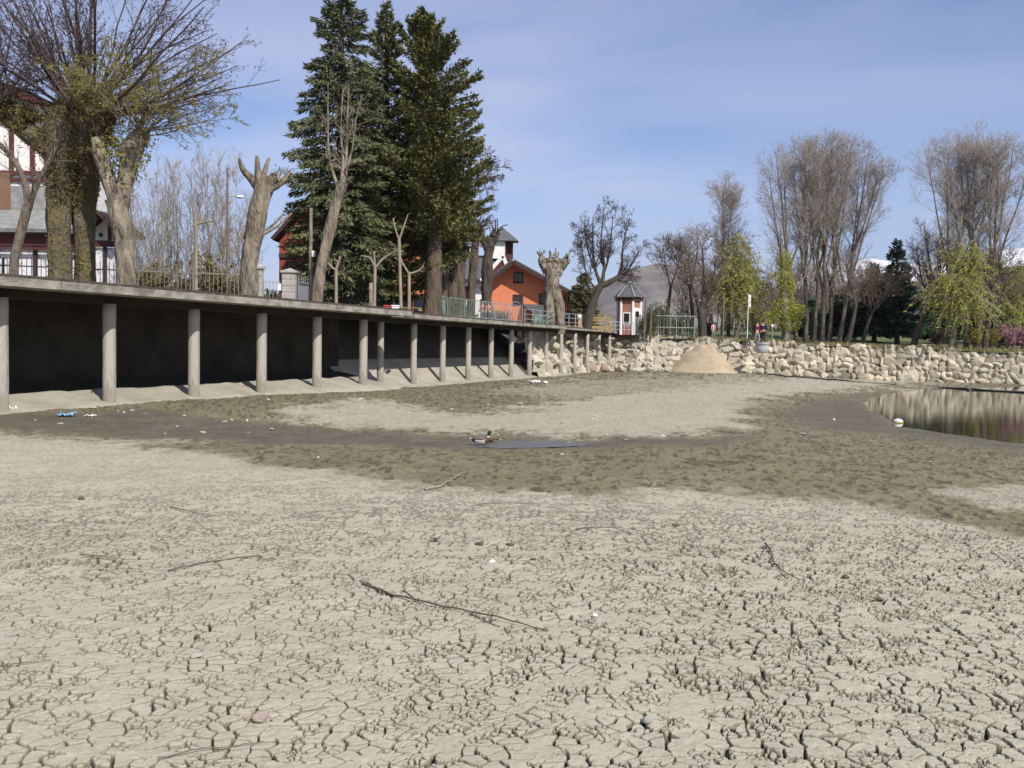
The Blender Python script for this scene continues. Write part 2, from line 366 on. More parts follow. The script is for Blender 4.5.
# foot of the far stone wall: photo x, distance, top height
WALL = [(735, 79, 2.5), (800, 77.5, 2.29), (860, 76, 2.2), (900, 75, 2.08), (960, 73.5, 2.0), (1024, 72, 1.86), (1120, 69.5, 1.8), (1300, 64, 1.8)]
wall_pts = np.array([[(x - 512) / F * D, D, z] for x, D, z in WALL])
def wall_dist(X, Y):
    """distance behind the shore line and the top height there"""
    X = np.asarray(X, float); Y = np.asarray(Y, float)
    pts = np.vstack([[8.6, 83, 2.9], [13.5, 82, 2.7], wall_pts])
    d = np.full(np.broadcast(X, Y).shape, 1e9); z = np.zeros_like(d)
    for a, b in zip(pts[:-1], pts[1:]):
        e = b[:2] - a[:2]; t = np.clip(((X - a[0]) * e[0] + (Y - a[1]) * e[1]) / (e @ e), 0, 1)
        q = np.hypot(X - a[0] - t * e[0], Y - a[1] - t * e[1]); m = q < d
        d = np.where(m, q, d); z = np.where(m, a[2] + (b[2] - a[2]) * t, z)
    return d, z
def bank_z(X, Y):
    d, z = wall_dist(X, Y)
    return z + .035 * np.minimum(d, 70) + .12 * np.clip(d / 20, 0, 1) * (fbm(X * .15, Y * .15, 31) - .5)

# ------------------------------------------------------------------ lake bed (cracked mud)
L1 = [(-900, 440), (0, 438), (100, 441), (200, 447), (270, 461), (340, 474), (420, 484), (500, 488), (640, 487), (760, 490), (860, 498), (920, 509), (980, 523), (1024, 536), (2200, 800), (2200, 4000), (-900, 4000)]
L2 = [(262, 419), (300, 408), (380, 402), (440, 411), (500, 410), (560, 402), (620, 391), (700, 383), (790, 376), (880, 377), (960, 383), (880, 388), (842, 391), (790, 394), (750, 400), (742, 412), (762, 431), (640, 434), (560, 432), (430, 426), (330, 424)]
L3 = [(935, 488), (1024, 484), (1400, 490), (1400, 508), (1024, 504), (980, 499)]
L4 = [(470, 392), (560, 380), (660, 375), (760, 374), (800, 380), (640, 390), (560, 398)]
W1 = [(-300, 424), (60, 419), (150, 417), (280, 424), (400, 431), (600, 437), (760, 436), (760, 442), (600, 447), (480, 447), (300, 442), (100, 437), (-300, 434)]
W2 = [(800, 404), (850, 393), (1100, 380), (1100, 464), (1024, 452), (930, 442), (860, 434), (800, 426), (775, 414)]
LAKE = [(846, 399), (862, 392), (905, 387), (960, 384), (1200, 378), (1200, 452), (1024, 441), (940, 432), (895, 426), (868, 415)]
STREAM = [(90, 424), (200, 425), (330, 431), (420, 436), (500, 438), (592, 440), (588, 446), (500, 446), (400, 443), (300, 439), (180, 432)]

PUDDLE = [(462, 441.8), (478, 440), (496, 438.9), (514, 437.6), (534, 438.1), (556, 437.6), (575, 439.2), (592, 440.6), (578, 443.2), (556, 444.4), (532, 444.8), (508, 445.6), (486, 444.4)]
def bed_fields(X, Y):
    """height, dryness, wetness of the lake bed"""
    z0 = -.30 * sst(.19, .40, X / np.maximum(Y, 3)) * sst(15, 26, Y)
    px, py = proj(X, Y, z0)
    sc = np.clip(Y / 20, .3, 3)
    nx = (fbm(X * .55, Y * .55, 3) - .5); ny = (fbm(X * .8, Y * .5, 8) - .5); nf = fbm(X * 5, Y * 3.2, 12, 3) - .5
    qx = px + nx * 70; qy = py + ny * 15 + nf * 13
    d1 = polysd(qx, qy, L1); d2 = polysd(qx, qy, L2); d3 = polysd(qx, qy, L3); d4 = polysd(qx, qy, L4)
    dry = np.maximum.reduce([sst(-22, 26, d1), sst(-14, 16, d2) * .92, sst(-12, 14, d3) * .85, sst(-16, 20, d4) * .55])
    dry = np.clip(dry + (fbm(X * .9, Y * .6, 41) - .5) * .35 * (1 - dry), 0, 1)
    wx = px + nx * 30; wy = py + ny * 7
    wet = np.maximum(sst(-10, 18, polysd(wx, wy, W1)), sst(-16, 30, polysd(wx, wy, W2)))
    lake = sst(-4, 30, polysd(wx, py + ny * 4, LAKE)); st = sst(-3, 10, polysd(wx, py + ny * 3, STREAM))
    low = fbm(X * .25, Y * .25, 21) - .5
    z = z0 + low * .10 - .30 * lake - .06 * st
    pud = polysd(px + nx * 12, py + nf * 1.5, PUDDLE); pw = sst(-46, -8, pud)
    z = z * (1 - pw) - .03 * pw - .06 * sst(-3, 9, pud)
    # the bed rises a little towards the promenade and the far shore
    a = (X - (-10.68)) * NRM[0] + (Y - 26.5) * NRM[1]
    z += .24 * sst(7, 0, a) * sst(46, 30, Y) + .12 * sst(66, 78, Y) * sst(4, 12, X) * sst(24, 18, X) - .02
    return z, dry, wet, px, py, lake, st

ypx = np.concatenate([np.arange(800, 470, -.62), np.arange(470, 392, -.8), np.arange(392, 360, -.8)])
Ds = EYE[2] * F / (ypx - 346.0) * 1.0
Ds = np.concatenate([[-9, -5, -2, 0.5, 2.2, 3.2, 3.7], Ds[Ds < 108]])
us = np.concatenate([np.linspace(-.95, -.585, 280)[:-1], np.linspace(-.585, .585, 1240), np.linspace(.585, .95, 280)[1:]])
ext = np.array([.02, .05, .09, .15, .25, .6, 1.2, 2.4, 5, 10, 20, 40])
rows = []
for D in Ds:
    de = max(D, 3.0)
    rows.append(np.concatenate([us[0] * de - ext[::-1], us * de, us[-1] * de + ext]))
X = np.array(rows); Y = np.repeat(Ds[:, None], X.shape[1], 1)
Y = Y + 0 * X
z, dry, wet, px, py, lake, st = bed_fields(X, Y)
# drying cracks: warped plates, edges of uneven width, some missing
wxn = (fbm(X * 7, Y * 7, 51, 3) - .5) * .09; wyn = (fbm(X * 7, Y * 7, 57, 3) - .5) * .09
CS = .112
U, V = (X + wxn) / CS, (Y + wyn) / CS
e1, c1, c2, c3, bx, by = voro(U, V, 61, .95)
e2, k1, _, _, _, _ = voro((X + wyn * 1.3) / .056 + 31, (Y + wxn * 1.3) / .056, 71, .95)
nw = fbm(X * 6.5, Y * 6.5, 81, 3); region = np.clip(.74 + .60 * sst(200, 980, px) * sst(480, 640, py) + .22 * sst(560, 760, py) + (fbm(X * .6, Y * .6, 87) - .5) * .9, .25, 1.5)
wdt = np.clip((nw - .37) * 4.0, 0, 1.3) * region
far_w = 1 + 1.5 * sst(610, 485, py)
g1 = sst(1.0, .5, e1 * CS / (.0026 + .0066 * wdt * far_w)) * sst(.02, .22, wdt)
nw2 = np.clip((fbm(X * 7, Y * 7, 91, 3) - .50) * 4, 0, 1.2) * region
g2 = sst(1.0, .5, e2 * .056 / (.002 + .005 * nw2)) * sst(.12, .5, nw2) * .7
crack = np.maximum(g1, g2) * sst(.35, .9, dry) * (.04 + .96 * sst(450, 575, py) ** 1.2)
tilt = ((c1 - .5) * bx + (c2 - .5) * by) * .007 * sst(.5, 1, dry) * np.clip(region, .3, 1)
curl = sst(.22, .03, e1) * .0015 * np.clip(region, .2, 1.2) * dry
fine = (fbm(X * 14, Y * 14, 101, 4) - .5) * .009 + (fbm(X * 2.0, Y * 2.0, 103, 3) - .5) * .035
clod = (1 - dry) * (1 - .9 * np.maximum(lake, .5 * st))
cn_ = fbm(X * 8, Y * 6, 111, 4)
zc = clod * (np.clip(cn_ - .5, 0, 1) * .085 - .015) * (1 - .5 * wet)
flec = sst(.60, .70, fbm(X * 8.5, Y * 4.6, 121, 3)) * clod * (1 - wet) * .035
z = z + fine * (1 - .8 * wet) + tilt + curl + zc - crack * .042 * np.clip(7.0 / np.maximum(Y, 1), .12, 1) ** 1.3 - flec * .45
acc = Acc(); nr, nc = X.shape
i = np.arange(nr - 1)[:, None]; j = np.arange(nc - 1)[None]
acc.add(np.stack([X, Y, z], -1), np.stack([i * nc + j, i * nc + j + 1, (i + 1) * nc + j + 1, (i + 1) * nc + j], -1))
m, N, L, b = new_mat('lake bed mud'); M['mud'] = m
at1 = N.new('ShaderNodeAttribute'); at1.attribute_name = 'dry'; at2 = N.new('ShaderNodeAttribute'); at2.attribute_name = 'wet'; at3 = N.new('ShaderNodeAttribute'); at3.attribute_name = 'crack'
tc = N.new('ShaderNodeTexCoord')
def noise(sc, det=6, ro=.6, stretch=None):
    n = N.new('ShaderNodeTexNoise'); n.inputs['Scale'].default_value = sc; n.inputs['Detail'].default_value = det; n.inputs['Roughness'].default_value = ro
    L.new(tc.outputs['Object'], n.inputs['Vector']); return n
def ramp(fac, a, b_, p0=.35, p1=.65):
    r = N.new('ShaderNodeValToRGB'); r.color_ramp.elements[0].position = p0; r.color_ramp.elements[1].position = p1
    r.color_ramp.elements[0].color = (*a, 1); r.color_ramp.elements[1].color = (*b_, 1); L.new(fac, r.inputs['Fac']); return r.outputs['Color']
def mixrgb(f, a, b_, t='MIX'):
    n = N.new('ShaderNodeMix'); n.data_type = 'RGBA'; n.blend_type = t
    for k, x in (('Factor', f), ('A', a), ('B', b_)):
        if isinstance(x, (int, float)): n.inputs[k].default_value = x
        elif isinstance(x, tuple): n.inputs[k].default_value = (*x, 1)
        else: L.new(x, n.inputs[k])
    return n.outputs['Result']
drycol = mixrgb(.45, ramp(noise(1.1).outputs['Fac'], (.37, .34, .248), (.445, .41, .31)), ramp(noise(22, 5, .7).outputs['Fac'], (.31, .284, .205), (.48, .445, .34)))
olive = mixrgb(.5, ramp(noise(.8).outputs['Fac'], (.135, .115, .060), (.225, .193, .115)), ramp(noise(9, 6, .75).outputs['Fac'], (.10, .083, .046), (.245, .21, .132)))
wetc = mixrgb(.5, ramp(noise(1.4).outputs['Fac'], (.075, .064, .042), (.15, .132, .096)), ramp(noise(8, 6, .7).outputs['Fac'], (.06, .05, .034), (.17, .148, .105)))
col = mixrgb(at1.outputs['Fac'], olive, drycol)
col = mixrgb(at2.outputs['Fac'], col, wetc)
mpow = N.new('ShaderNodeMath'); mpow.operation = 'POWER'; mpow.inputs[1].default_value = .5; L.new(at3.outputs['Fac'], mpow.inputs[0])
moist_shade = N.new('ShaderNodeMath'); moist_shade.operation = 'MULTIPLY'; moist_shade.inputs[1].default_value = .95; L.new(mpow.outputs[0], moist_shade.inputs[0])
sp_ = noise(26, 3, .6); spm = N.new('ShaderNodeMapRange'); spm.inputs['From Min'].default_value = .63; spm.inputs['From Max'].default_value = .71; spm.inputs['To Max'].default_value = .6; L.new(sp_.outputs['Fac'], spm.inputs['Value'])
col = mixrgb(spm.outputs[0], col, (.12, .10, .065))
col = mixrgb(moist_shade.outputs[0], col, (.050, .040, .026))  # shade inside the cracks painted into the colour, together with damp mud
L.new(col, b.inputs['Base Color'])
mr = N.new('ShaderNodeMapRange'); mr.inputs['To Min'].default_value = .95; mr.inputs['To Max'].default_value = .74; L.new(at2.outputs['Fac'], mr.inputs['Value']); L.new(mr.outputs[0], b.inputs['Roughness'])
b.inputs['Specular IOR Level'].default_value = .3
bp = N.new('ShaderNodeBump'); bp.inputs['Strength'].default_value = .45; bp.inputs['Distance'].default_value = .012; L.new(noise(38, 6, .7).outputs['Fac'], bp.inputs['Height']); L.new(bp.outputs[0], b.inputs['Normal'])
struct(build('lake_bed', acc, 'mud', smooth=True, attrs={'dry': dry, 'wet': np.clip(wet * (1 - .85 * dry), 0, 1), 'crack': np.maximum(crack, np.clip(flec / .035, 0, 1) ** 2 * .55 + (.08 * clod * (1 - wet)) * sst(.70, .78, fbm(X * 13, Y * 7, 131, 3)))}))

# water left in the deepest part, and the thin stream
def bed_at(x, y, n=1):
    X_ = np.array([x], float); Y_ = np.array([y], float); return float(bed_fields(X_, Y_)[0][0])
m, N, L, b = new_mat('still brown water'); M['water'] = m
b.inputs['Base Color'].default_value = (.030, .030, .018, 1); b.inputs['Roughness'].default_value = .03; b.inputs['IOR'].default_value = 1.33; b.inputs['Specular IOR Level'].default_value = .7
tc = N.new('ShaderNodeTexCoord'); n1 = noise(3.0, 4); bp = N.new('ShaderNodeBump'); bp.inputs['Strength'].default_value = .06; bp.inputs['Distance'].default_value = .02
mp_ = N.new('ShaderNodeMapping'); mp_.inputs['Scale'].default_value = (.35, 2.4, 1); L.new(tc.outputs['Object'], mp_.inputs[0]); L.new(mp_.outputs[0], n1.inputs['Vector'])
L.new(n1.outputs['Fac'], bp.inputs['Height']); L.new(bp.outputs[0], b.inputs['Normal'])
M['wet_film'] = mat('film of muddy water', (.10, .09, .075), (.15, .137, .115), 1.5, .42, .3, 6, spec=.6)
def sheet(name, poly, zc, mname):
    """flat sheet over a polygon given as photo positions on the bed"""
    p = np.array([G(x, y, zc) for x, y in poly]); p[:, 2] = zc; c = p.mean(0)
    a = Acc(); n = len(p); a.add(np.vstack([p, c[None]]), t=[[k, (k + 1) % n, n] for k in range(n)])
    return struct(build(name, a, mname))
lw = sheet('lake_water', [(830, 396), (862, 388), (905, 385), (960, 382), (1230, 374), (1230, 466), (1024, 450), (930, 440), (880, 430), (845, 414)], -.42, 'water')
sheet('stream_water', [(452, 441.8), (470, 438.4), (492, 436.6), (514, 435.2), (536, 435.8), (558, 435.4), (580, 437.4), (601, 440.4), (584, 445.4), (560, 447), (534, 447.6), (508, 448.4), (480, 447), (462, 444.4)], -.070, 'wet_film')

# ------------------------------------------------------------------ ground sheets, mountains
m, N, L, b = new_mat('ground'); M['ground'] = m
tc = N.new('ShaderNodeTexCoord')
L.new(mixrgb(.5, ramp(noise(.02).outputs['Fac'], (.07, .085, .03), (.12, .10, .06)), ramp(noise(.4).outputs['Fac'], (.06, .075, .03), (.13, .12, .06))), b.inputs['Base Color']); b.inputs['Roughness'].default_value = .95
a = Acc(); a.add([[-14000, -3000, -1.2], [14000, -3000, -1.2], [14000, 14000, -1.2], [-14000, 14000, -1.2]], [[0, 1, 2, 3]]); struct(build('ground', a, 'ground'))
# promenade ground on the left, behind the decks
a = Acc()
def edgeA(i, o=0.0): q = colA(i) + NRM * o; return q
pl = [edgeA(-9, -2.7), edgeA(5.35, -2.7), colB(0) + NRM * -4.4, colB(6) + NRM * -4.2, colB(9) + NRM * -2.3, colB(13.2) + NRM * -1.2]
bk = [(-95, -5), (-85, 45), (-70, 90), (-40, 190), (0, 190), (9.0, 190)]
for (x0, y0), (x1, y1), (x2, y2), (x3, y3) in zip(pl[:-1], pl[1:], bk[1:], bk[:-1]):
    nn = 8; v = []
    for k in range(nn + 1):
        t = k / nn; v += [[x0 + (x3 - x0) * t, y0 + (y3 - y0) * t, 3.30], [x1 + (x2 - x1) * t, y1 + (y2 - y1) * t, 3.30]]
    a.add(v, [[2 * k, 2 * k + 1, 2 * k + 3, 2 * k + 2] for k in range(nn)])
struct(build('promenade_ground', a, 'earth'))
# park ground behind the far wall: lawn with worn earth
m, N, L, b = new_mat('park lawn'); M['lawn'] = m
tc = N.new('ShaderNodeTexCoord')
L.new(mixrgb(ramp(noise(.12, 5).outputs['Fac'], (0, 0, 0), (1, 1, 1), .42, .62), mixrgb(.5, ramp(noise(.5).outputs['Fac'], (.055, .115, .018), (.10, .15, .03)), ramp(noise(6).outputs['Fac'], (.06, .10, .02), (.12, .16, .035))), ramp(noise(1.5).outputs['Fac'], (.20, .165, .10), (.14, .13, .06))), b.inputs['Base Color']); b.inputs['Roughness'].default_value = .95
a = Acc(); shore = np.vstack([[8.6, 83, 0], [13.5, 82, 0], wall_pts * [1, 1, 0]])
sh = []
for p, q in zip(shore[:-1], shore[1:]):
    for k in range(6): sh.append(p + (q - p) * k / 6)
sh.append(shore[-1]); sh = np.array(sh)[:, :2]
dist = np.concatenate([np.linspace(.75, 12, 14), np.linspace(14, 70, 24), [90, 130, 200]])
g = []
for k, p in enumerate(sh):
    o = np.array([math.sin(.05 + .9 * k / len(sh)), math.cos(.05 + .9 * k / len(sh))])
    tgt = p + o[None] * dist[:, None]; g.append(tgt)
g = np.array(g); nr, nc = g.shape[:2]; zz_ = bank_z(g[..., 0], g[..., 1]) - .02
i = np.arange(nr - 1)[:, None]; j = np.arange(nc - 1)[None]
a.add(np.concatenate([g, zz_[..., None]], -1), np.stack([i * nc + j, (i + 1) * nc + j, (i + 1) * nc + j + 1, i * nc + j + 1], -1))
struct(build('park_ground', a, 'lawn', smooth=True))

def ridge(name, pts, depth, mats, zb=-5, rough=.12, seed=1, n=150, rows=26):
    """a mountain range: crest through the given photo points at their distances, falling off in front and behind"""
    pts = np.array([P(x, y, D) for x, y, D in pts]); t = np.linspace(0, len(pts) - 1, n)
    cx = np.interp(t, range(len(pts)), pts[:, 0]); cy = np.interp(t, range(len(pts)), pts[:, 1]); cz = np.interp(t, range(len(pts)), pts[:, 2])
    k = np.linspace(-1, 1, rows); hh = cz.max()
    X = cx[:, None] + 0 * k; Y = cy[:, None] + depth * k[None]
    f = np.clip(1 - np.abs(k), 0, 1)[None] ** 1.15
    nz = (fbm(X / depth * 5, Y / depth * 5, seed, 6) - .5)
    rid = 1 - np.abs(fbm(X / depth * 3.5, Y / depth * 1.2, seed + 9, 5) * 2 - 1)
    Z = zb + (cz[:, None] - zb) * f * (1 + (rid - .8) * 1.1 * (1 - f)) + nz * hh * rough * (1 - f * .75)
    a = Acc(); i = np.arange(n - 1)[:, None]; j = np.arange(rows - 1)[None]
    a.add(np.stack([X, Y, Z], -1), np.stack([i * rows + j, (i + 1) * rows + j, (i + 1) * rows + j + 1, i * rows + j + 1], -1))
    return struct(build(name, a, mats, smooth=True))
def mountain_mat(name, ca, cb, sc, snow=None):
    m, N, L, b = new_mat(name); b.inputs['Roughness'].default_value = .95; b.inputs['Specular IOR Level'].default_value = .1
    tc = N.new('ShaderNodeTexCoord')
    def nz(s, d=7):
        n = N.new('ShaderNodeTexNoise'); n.inputs['Scale'].default_value = s; n.inputs['Detail'].default_value = d; n.inputs['Roughness'].default_value = .65; L.new(tc.outputs['Object'], n.inputs['Vector']); return n.outputs['Fac']
    r = N.new('ShaderNodeValToRGB'); r.color_ramp.elements[0].position = .38; r.color_ramp.elements[1].position = .62
    r.color_ramp.elements[0].color = (*ca, 1); r.color_ramp.elements[1].color = (*cb, 1); L.new(nz(sc), r.inputs['Fac']); c = r.outputs['Color']
    if snow:
        s = N.new('ShaderNodeSeparateXYZ'); L.new(tc.outputs['Object'], s.inputs[0])
        q = N.new('ShaderNodeMath'); q.operation = 'MULTIPLY_ADD'; q.inputs[1].default_value = snow[2]; L.new(nz(snow[3]), q.inputs[0]); L.new(s.outputs['Z'], q.inputs[2])
        f = N.new('ShaderNodeMapRange'); f.inputs['From Min'].default_value = snow[0]; f.inputs['From Max'].default_value = snow[1]; L.new(q.outputs[0], f.inputs['Value'])
        x = N.new('ShaderNodeMix'); x.data_type = 'RGBA'; L.new(f.outputs[0], x.inputs['Factor']); L.new(c, x.inputs['A']); x.inputs['B'].default_value = (.85, .86, .88, 1); c = x.outputs['Result']
    L.new(c, b.inputs['Base Color']); M[name] = m
mountain_mat('scrub hill', (.13, .115, .105), (.215, .195, .18), .012)
mountain_mat('wooded hill', (.045, .055, .05), (.10, .095, .08), .004)
mountain_mat('snowy mountain', (.10, .095, .09), (.17, .15, .13), .0022, snow=(455, 500, 270, .0026))
ridge('scrub_hill', [(380, 322, 1500), (480, 318, 1500), (560, 303, 1500), (600, 281, 1500), (628, 266, 1500), (655, 260, 1500), (690, 266, 1550), (730, 280, 1600), (780, 305, 1700), (850, 325, 1800)], 620, 'scrub hill', seed=5, rough=.20)
ridge('wooded_hill', [(640, 318, 3600), (720, 305, 3600), (800, 298, 3600), (880, 290, 3600), (930, 276, 3600), (980, 265, 3600), (1024, 262, 3600), (1100, 255, 3700), (1250, 270, 3800)], 1300, 'wooded hill', seed=9)
ridge('snowy_mountain', [(560, 330, 5800), (680, 298, 5800), (760, 284, 5800), (820, 268, 5800), (865, 254, 5800), (905, 262, 5800), (950, 262, 5800), (985, 248, 5800), (1030, 244, 5800), (1100, 230, 5800), (1300, 260, 5800)], 2100, 'snowy mountain', seed=15)

# the air: an even thin haze over everything
a = Acc(); a.box((0, 4000, 397.5), (24000, 10600, 800)); hz = build('haze', a, []); hz['kind'] = 'stuff'
m = bpy.data.materials.new('haze'); m.use_nodes = True; N, L = m.node_tree.nodes, m.node_tree.links
N.remove(N['Principled BSDF']); pv = N.new('ShaderNodeVolumePrincipled'); pv.inputs['Color'].default_value = (.80, .86, 1.0, 1); pv.inputs['Density'].default_value = .8e-4; pv.inputs['Anisotropy'].default_value = .2
L.new(pv.outputs[0], N['Material Output'].inputs['Volume']); hz.data.materials.append(m)

# ------------------------------------------------------------------ decks on columns, and the walls behind them
def deck(name, label, cols, base, zt, thick, over, back, extra, offs=0.0, colr=.17):
    p0, p1 = base(cols[0] - extra[0]), base(cols[-1] + extra[1])
    r = thing(name, label, 'deck', (*base(cols[0]), 0))
    d3, n3 = np.array([*DIR, 0]), np.array([*NRM, 0]); ln = np.linalg.norm(p1 - p0); mid = np.array([*(p0 + p1) / 2, 0]); ax = [d3, n3, [0, 0, 1]]
    w_ = over + back
    def piece(o0, o1, z0, z1): return (mid + n3 * (o0 + o1) / 2 + np.array([0, 0, (z0 + z1) / 2]), (ln, o1 - o0, z1 - z0))
    a = Acc(); L_ = ln / max(1, round(ln / 9.0))
    for k in range(int(round(ln / L_))):
        c = np.array([*p0, 0]) + d3 * (k + .5) * L_ + n3 * (over - back) / 2 + np.array([0, 0, zt - .07 - (thick - .07) / 2 + .006 * math.sin(k * 3.1)])
        a.box(c, (L_ - .035, w_, thick - .07), ax=ax)
    build('slab', a, 'slab_edge', r)
    a = Acc(); nb = int(ln / .62)
    for k in range(nb):
        a.box(np.array([*p0, 0]) + d3 * (k + .5) * ln / nb + n3 * ((over - back) / 2 - .05 + rng.uniform(-.02, .02)) + np.array([0, 0, zt - .032 + rng.uniform(-.008, .01)]), (ln / nb - .02, w_ + .02, .068), ax=ax)
    build('decking', a, 'slab_top', r)
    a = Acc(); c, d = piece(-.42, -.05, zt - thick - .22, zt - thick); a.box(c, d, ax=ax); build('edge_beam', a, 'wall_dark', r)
    first = None
    for i in cols:
        q = base(i); zb = -.35
        if first is None:
            a = Acc(); hz_ = zt - thick - .22
            prof = [(colr * 1.0, zb), (colr, 0)] + [(colr * (1 + .012 * math.sin(k * 2.3)), k * hz_ / 10) for k in range(1, 10)] + [(colr, hz_), (0.01, hz_ + .001)]
            a.lathe(prof, (*q, 0), 18); first = build('column', a, 'column_concrete', r, smooth=True); fq = q
        else:
            c = first.copy(); C.objects.link(c); c.parent = r; c.location = (q[0] - fq[0], q[1] - fq[1], 0)
    return r
deck('promenade_deck', 'long dark planked promenade deck on thick columns, nearest the viewer', list(range(-4, 6)), colA, ZA, .27, .92, 2.7, (1.2, .72))
deck('promenade_deck', 'narrower promenade deck carried on slim columns below the green railing', list(range(0, 8)), colB, ZB, .24, .92, 4.4, (.30, .4), colr=.15)
deck('promenade_deck', 'far end of the promenade deck on short columns in front of pale rubble', list(range(8, 13)), colB, ZB - .03, .20, .30, 2.0, (.58, .9), colr=.14)

def wall_sheet(name, label, prof_fn, s0, s1, base, mats, ns, rough=.03, foot=0, cat='retaining wall'):
    a = Acc(); v = []; ss = np.linspace(s0, s1, ns); npf = len(prof_fn(0))
    for s in ss:
        for o, z_ in prof_fn(s):
            q = base(s) + NRM * o; n_ = (fbm(np.array([q[0] * 1.7 + z_]), np.array([q[1] * 1.7 - z_ * 1.3]), 7)[0] - .5) * rough * 2
            v.append([*(q + NRM * n_), z_ + n_ * .5])
    a.add(v, [[i * npf + j, (i + 1) * npf + j, (i + 1) * npf + j + 1, i * npf + j + 1] for i in range(ns - 1) for j in range(npf - 1)])
    o = build(name, a, mats, smooth=True); tag(o, label, cat); o.data.polygons.foreach_set('material_index', np.array([1 if (k % (npf - 1)) < foot else 0 for k in range(len(o.data.polygons))], np.int32)); return o
def profA(s):
    return [(.9, -.12)] + [(.9 - t * 3.3, .16 + .62 * t ** 1.25) for t in np.linspace(.12, 1, 9)] + [(-2.5, z_) for z_ in np.linspace(1.0, 3.1, 8)]
wall_sheet('retaining_wall', 'shade darkened retaining wall with a dusty foot, under the nearest deck', profA, -9, 5.6, colA, ['wall_dark', 'slope_concrete'], 150, .11, 6)
def profB(s):
    return [(.9, -.15), (.35, .02)] + [(-.1 - t * 4.1, .10 + 2.95 * t ** 1.08) for t in np.linspace(0, 1, 16)]
wall_sheet('concrete_apron', 'sloping dusty concrete apron under the slim column deck', profB, -.62, 8.4, colB, ['apron_shaded', 'slope_concrete'], 90, .03, 8, cat='apron')
# end wall closing the step between the two decks
a = Acc(); e0 = colA(5.6) + NRM * -2.5; e1_ = colB(-.62) + NRM * -4.3
a.prism([[*e0, .2], [*e1_, .2], [*e1_, 3.05], [*e0, 3.05]], (.12, .3, 0)); tag(build('end_wall', a, 'wall_dark'), 'short cross wall closing the step between two decks', 'wall')

# ------------------------------------------------------------------ rubble slope and dry stone wall on the far shore
def stone_face(name, label, line, prof, cell, res, bulge, seed, cat='stone wall', mname='boulder_wall'):
    """line: foot polyline (n,2); prof(s,t) -> (setback, height); stones are irregular cells raised from dark joints"""
    line = np.array(line, float); seg = np.linalg.norm(np.diff(line, axis=0), axis=1); S = np.concatenate([[0], np.cumsum(seg)])
    ns = int(S[-1] / res); s = np.linspace(0, S[-1], ns)
    bx_ = np.interp(s, S, line[:, 0]); by_ = np.interp(s, S, line[:, 1])
    tx, ty = np.gradient(bx_), np.gradient(by_); 
    kk = max(3, int(3 / res) | 1); ker = np.ones(kk) / kk
    def smooth(q): return np.convolve(np.pad(q, kk // 2, mode='edge'), ker, 'valid')
    tx, ty = smooth(tx), smooth(ty)
    tl = np.hypot(tx, ty); nx_, ny_ = -ty / tl, tx / tl          # away from the lake
    h = prof(s, 1.0); nt = int(3.4 / res * .9); t = np.linspace(0, 1, nt)
    So, Z = np.zeros((ns, nt)), np.zeros((ns, nt))
    for j, tt in enumerate(t):
        o, z_ = prof(s, tt); So[:, j] = o; Z[:, j] = z_
    Lh = np.hypot(So[:, -1:] - So[:, :1], Z[:, -1:] - Z[:, :1]) * t[None]
    uu = s[:, None] / cell + 0 * Lh; vv = Lh / (cell * .72)
    wu = (fbm(uu * 1.6, vv * 1.6, seed + 50, 3) - .5) * .5; wv = (fbm(uu * 1.6, vv * 1.6, seed + 60, 3) - .5) * .5
    e, a1, a2, a3, qx, qy = voro(uu + wu, vv + wv, seed, .92)
    prot = sst(.0, .07, e) * bulge * (.55 + .6 * a1) + ((a2 - .5) * qx + (a3 - .5) * qy) * bulge * 2.6 + (fbm(uu * 5, vv * 5, seed + 3, 4) - .5) * bulge * .35
    prot = prot - sst(.035, 0, e) * bulge * .35
    sl_ = np.arctan2((Z[:, -1:] - Z[:, :1]), (So[:, -1:] - So[:, :1])); ou, oz = np.sin(sl_), np.cos(sl_)
    off = So - prot * ou; X_ = bx_[:, None] + nx_[:, None] * off; Y_ = by_[:, None] + ny_[:, None] * off; Zf = Z + prot * oz
    a = Acc(); i = np.arange(ns - 1)[:, None]; j = np.arange(nt - 1)[None]
    a.add(np.stack([X_, Y_, Zf], -1), np.stack([i * nt + j, i * nt + j + 1, (i + 1) * nt + j + 1, (i + 1) * nt + j], -1)[:, :, ::-1])
    o = build(name, a, mname, attrs={'tone': a1 * .6 + a3 * .4, 'joint': sst(.05, .0, e) * sst(.40, .62, fbm(uu * 1.3, vv * 1.3, seed + 90, 3))}); tag(o, label, cat); return o
m, N, L, b = new_mat('boulder wall'); M['boulder_wall'] = m; b.inputs['Roughness'].default_value = .92
tc = N.new('ShaderNodeTexCoord'); ta = N.new('ShaderNodeAttribute'); ta.attribute_name = 'tone'; tj = N.new('ShaderNodeAttribute'); tj.attribute_name = 'joint'
c0 = mixrgb(.5, ramp(ta.outputs['Fac'], (.33, .285, .21), (.53, .48, .385), .15, .85), ramp(noise(4, 6, .7).outputs['Fac'], (.36, .315, .24), (.54, .49, .39)))
L.new(mixrgb(tj.outputs['Fac'], c0, (.15, .125, .085)), b.inputs['Base Color'])
bp = N.new('ShaderNodeBump'); bp.inputs['Strength'].default_value = .5; bp.inputs['Distance'].default_value = .05; L.new(noise(7, 5).outputs['Fac'], bp.inputs['Height']); L.new(bp.outputs[0], b.inputs['Normal'])

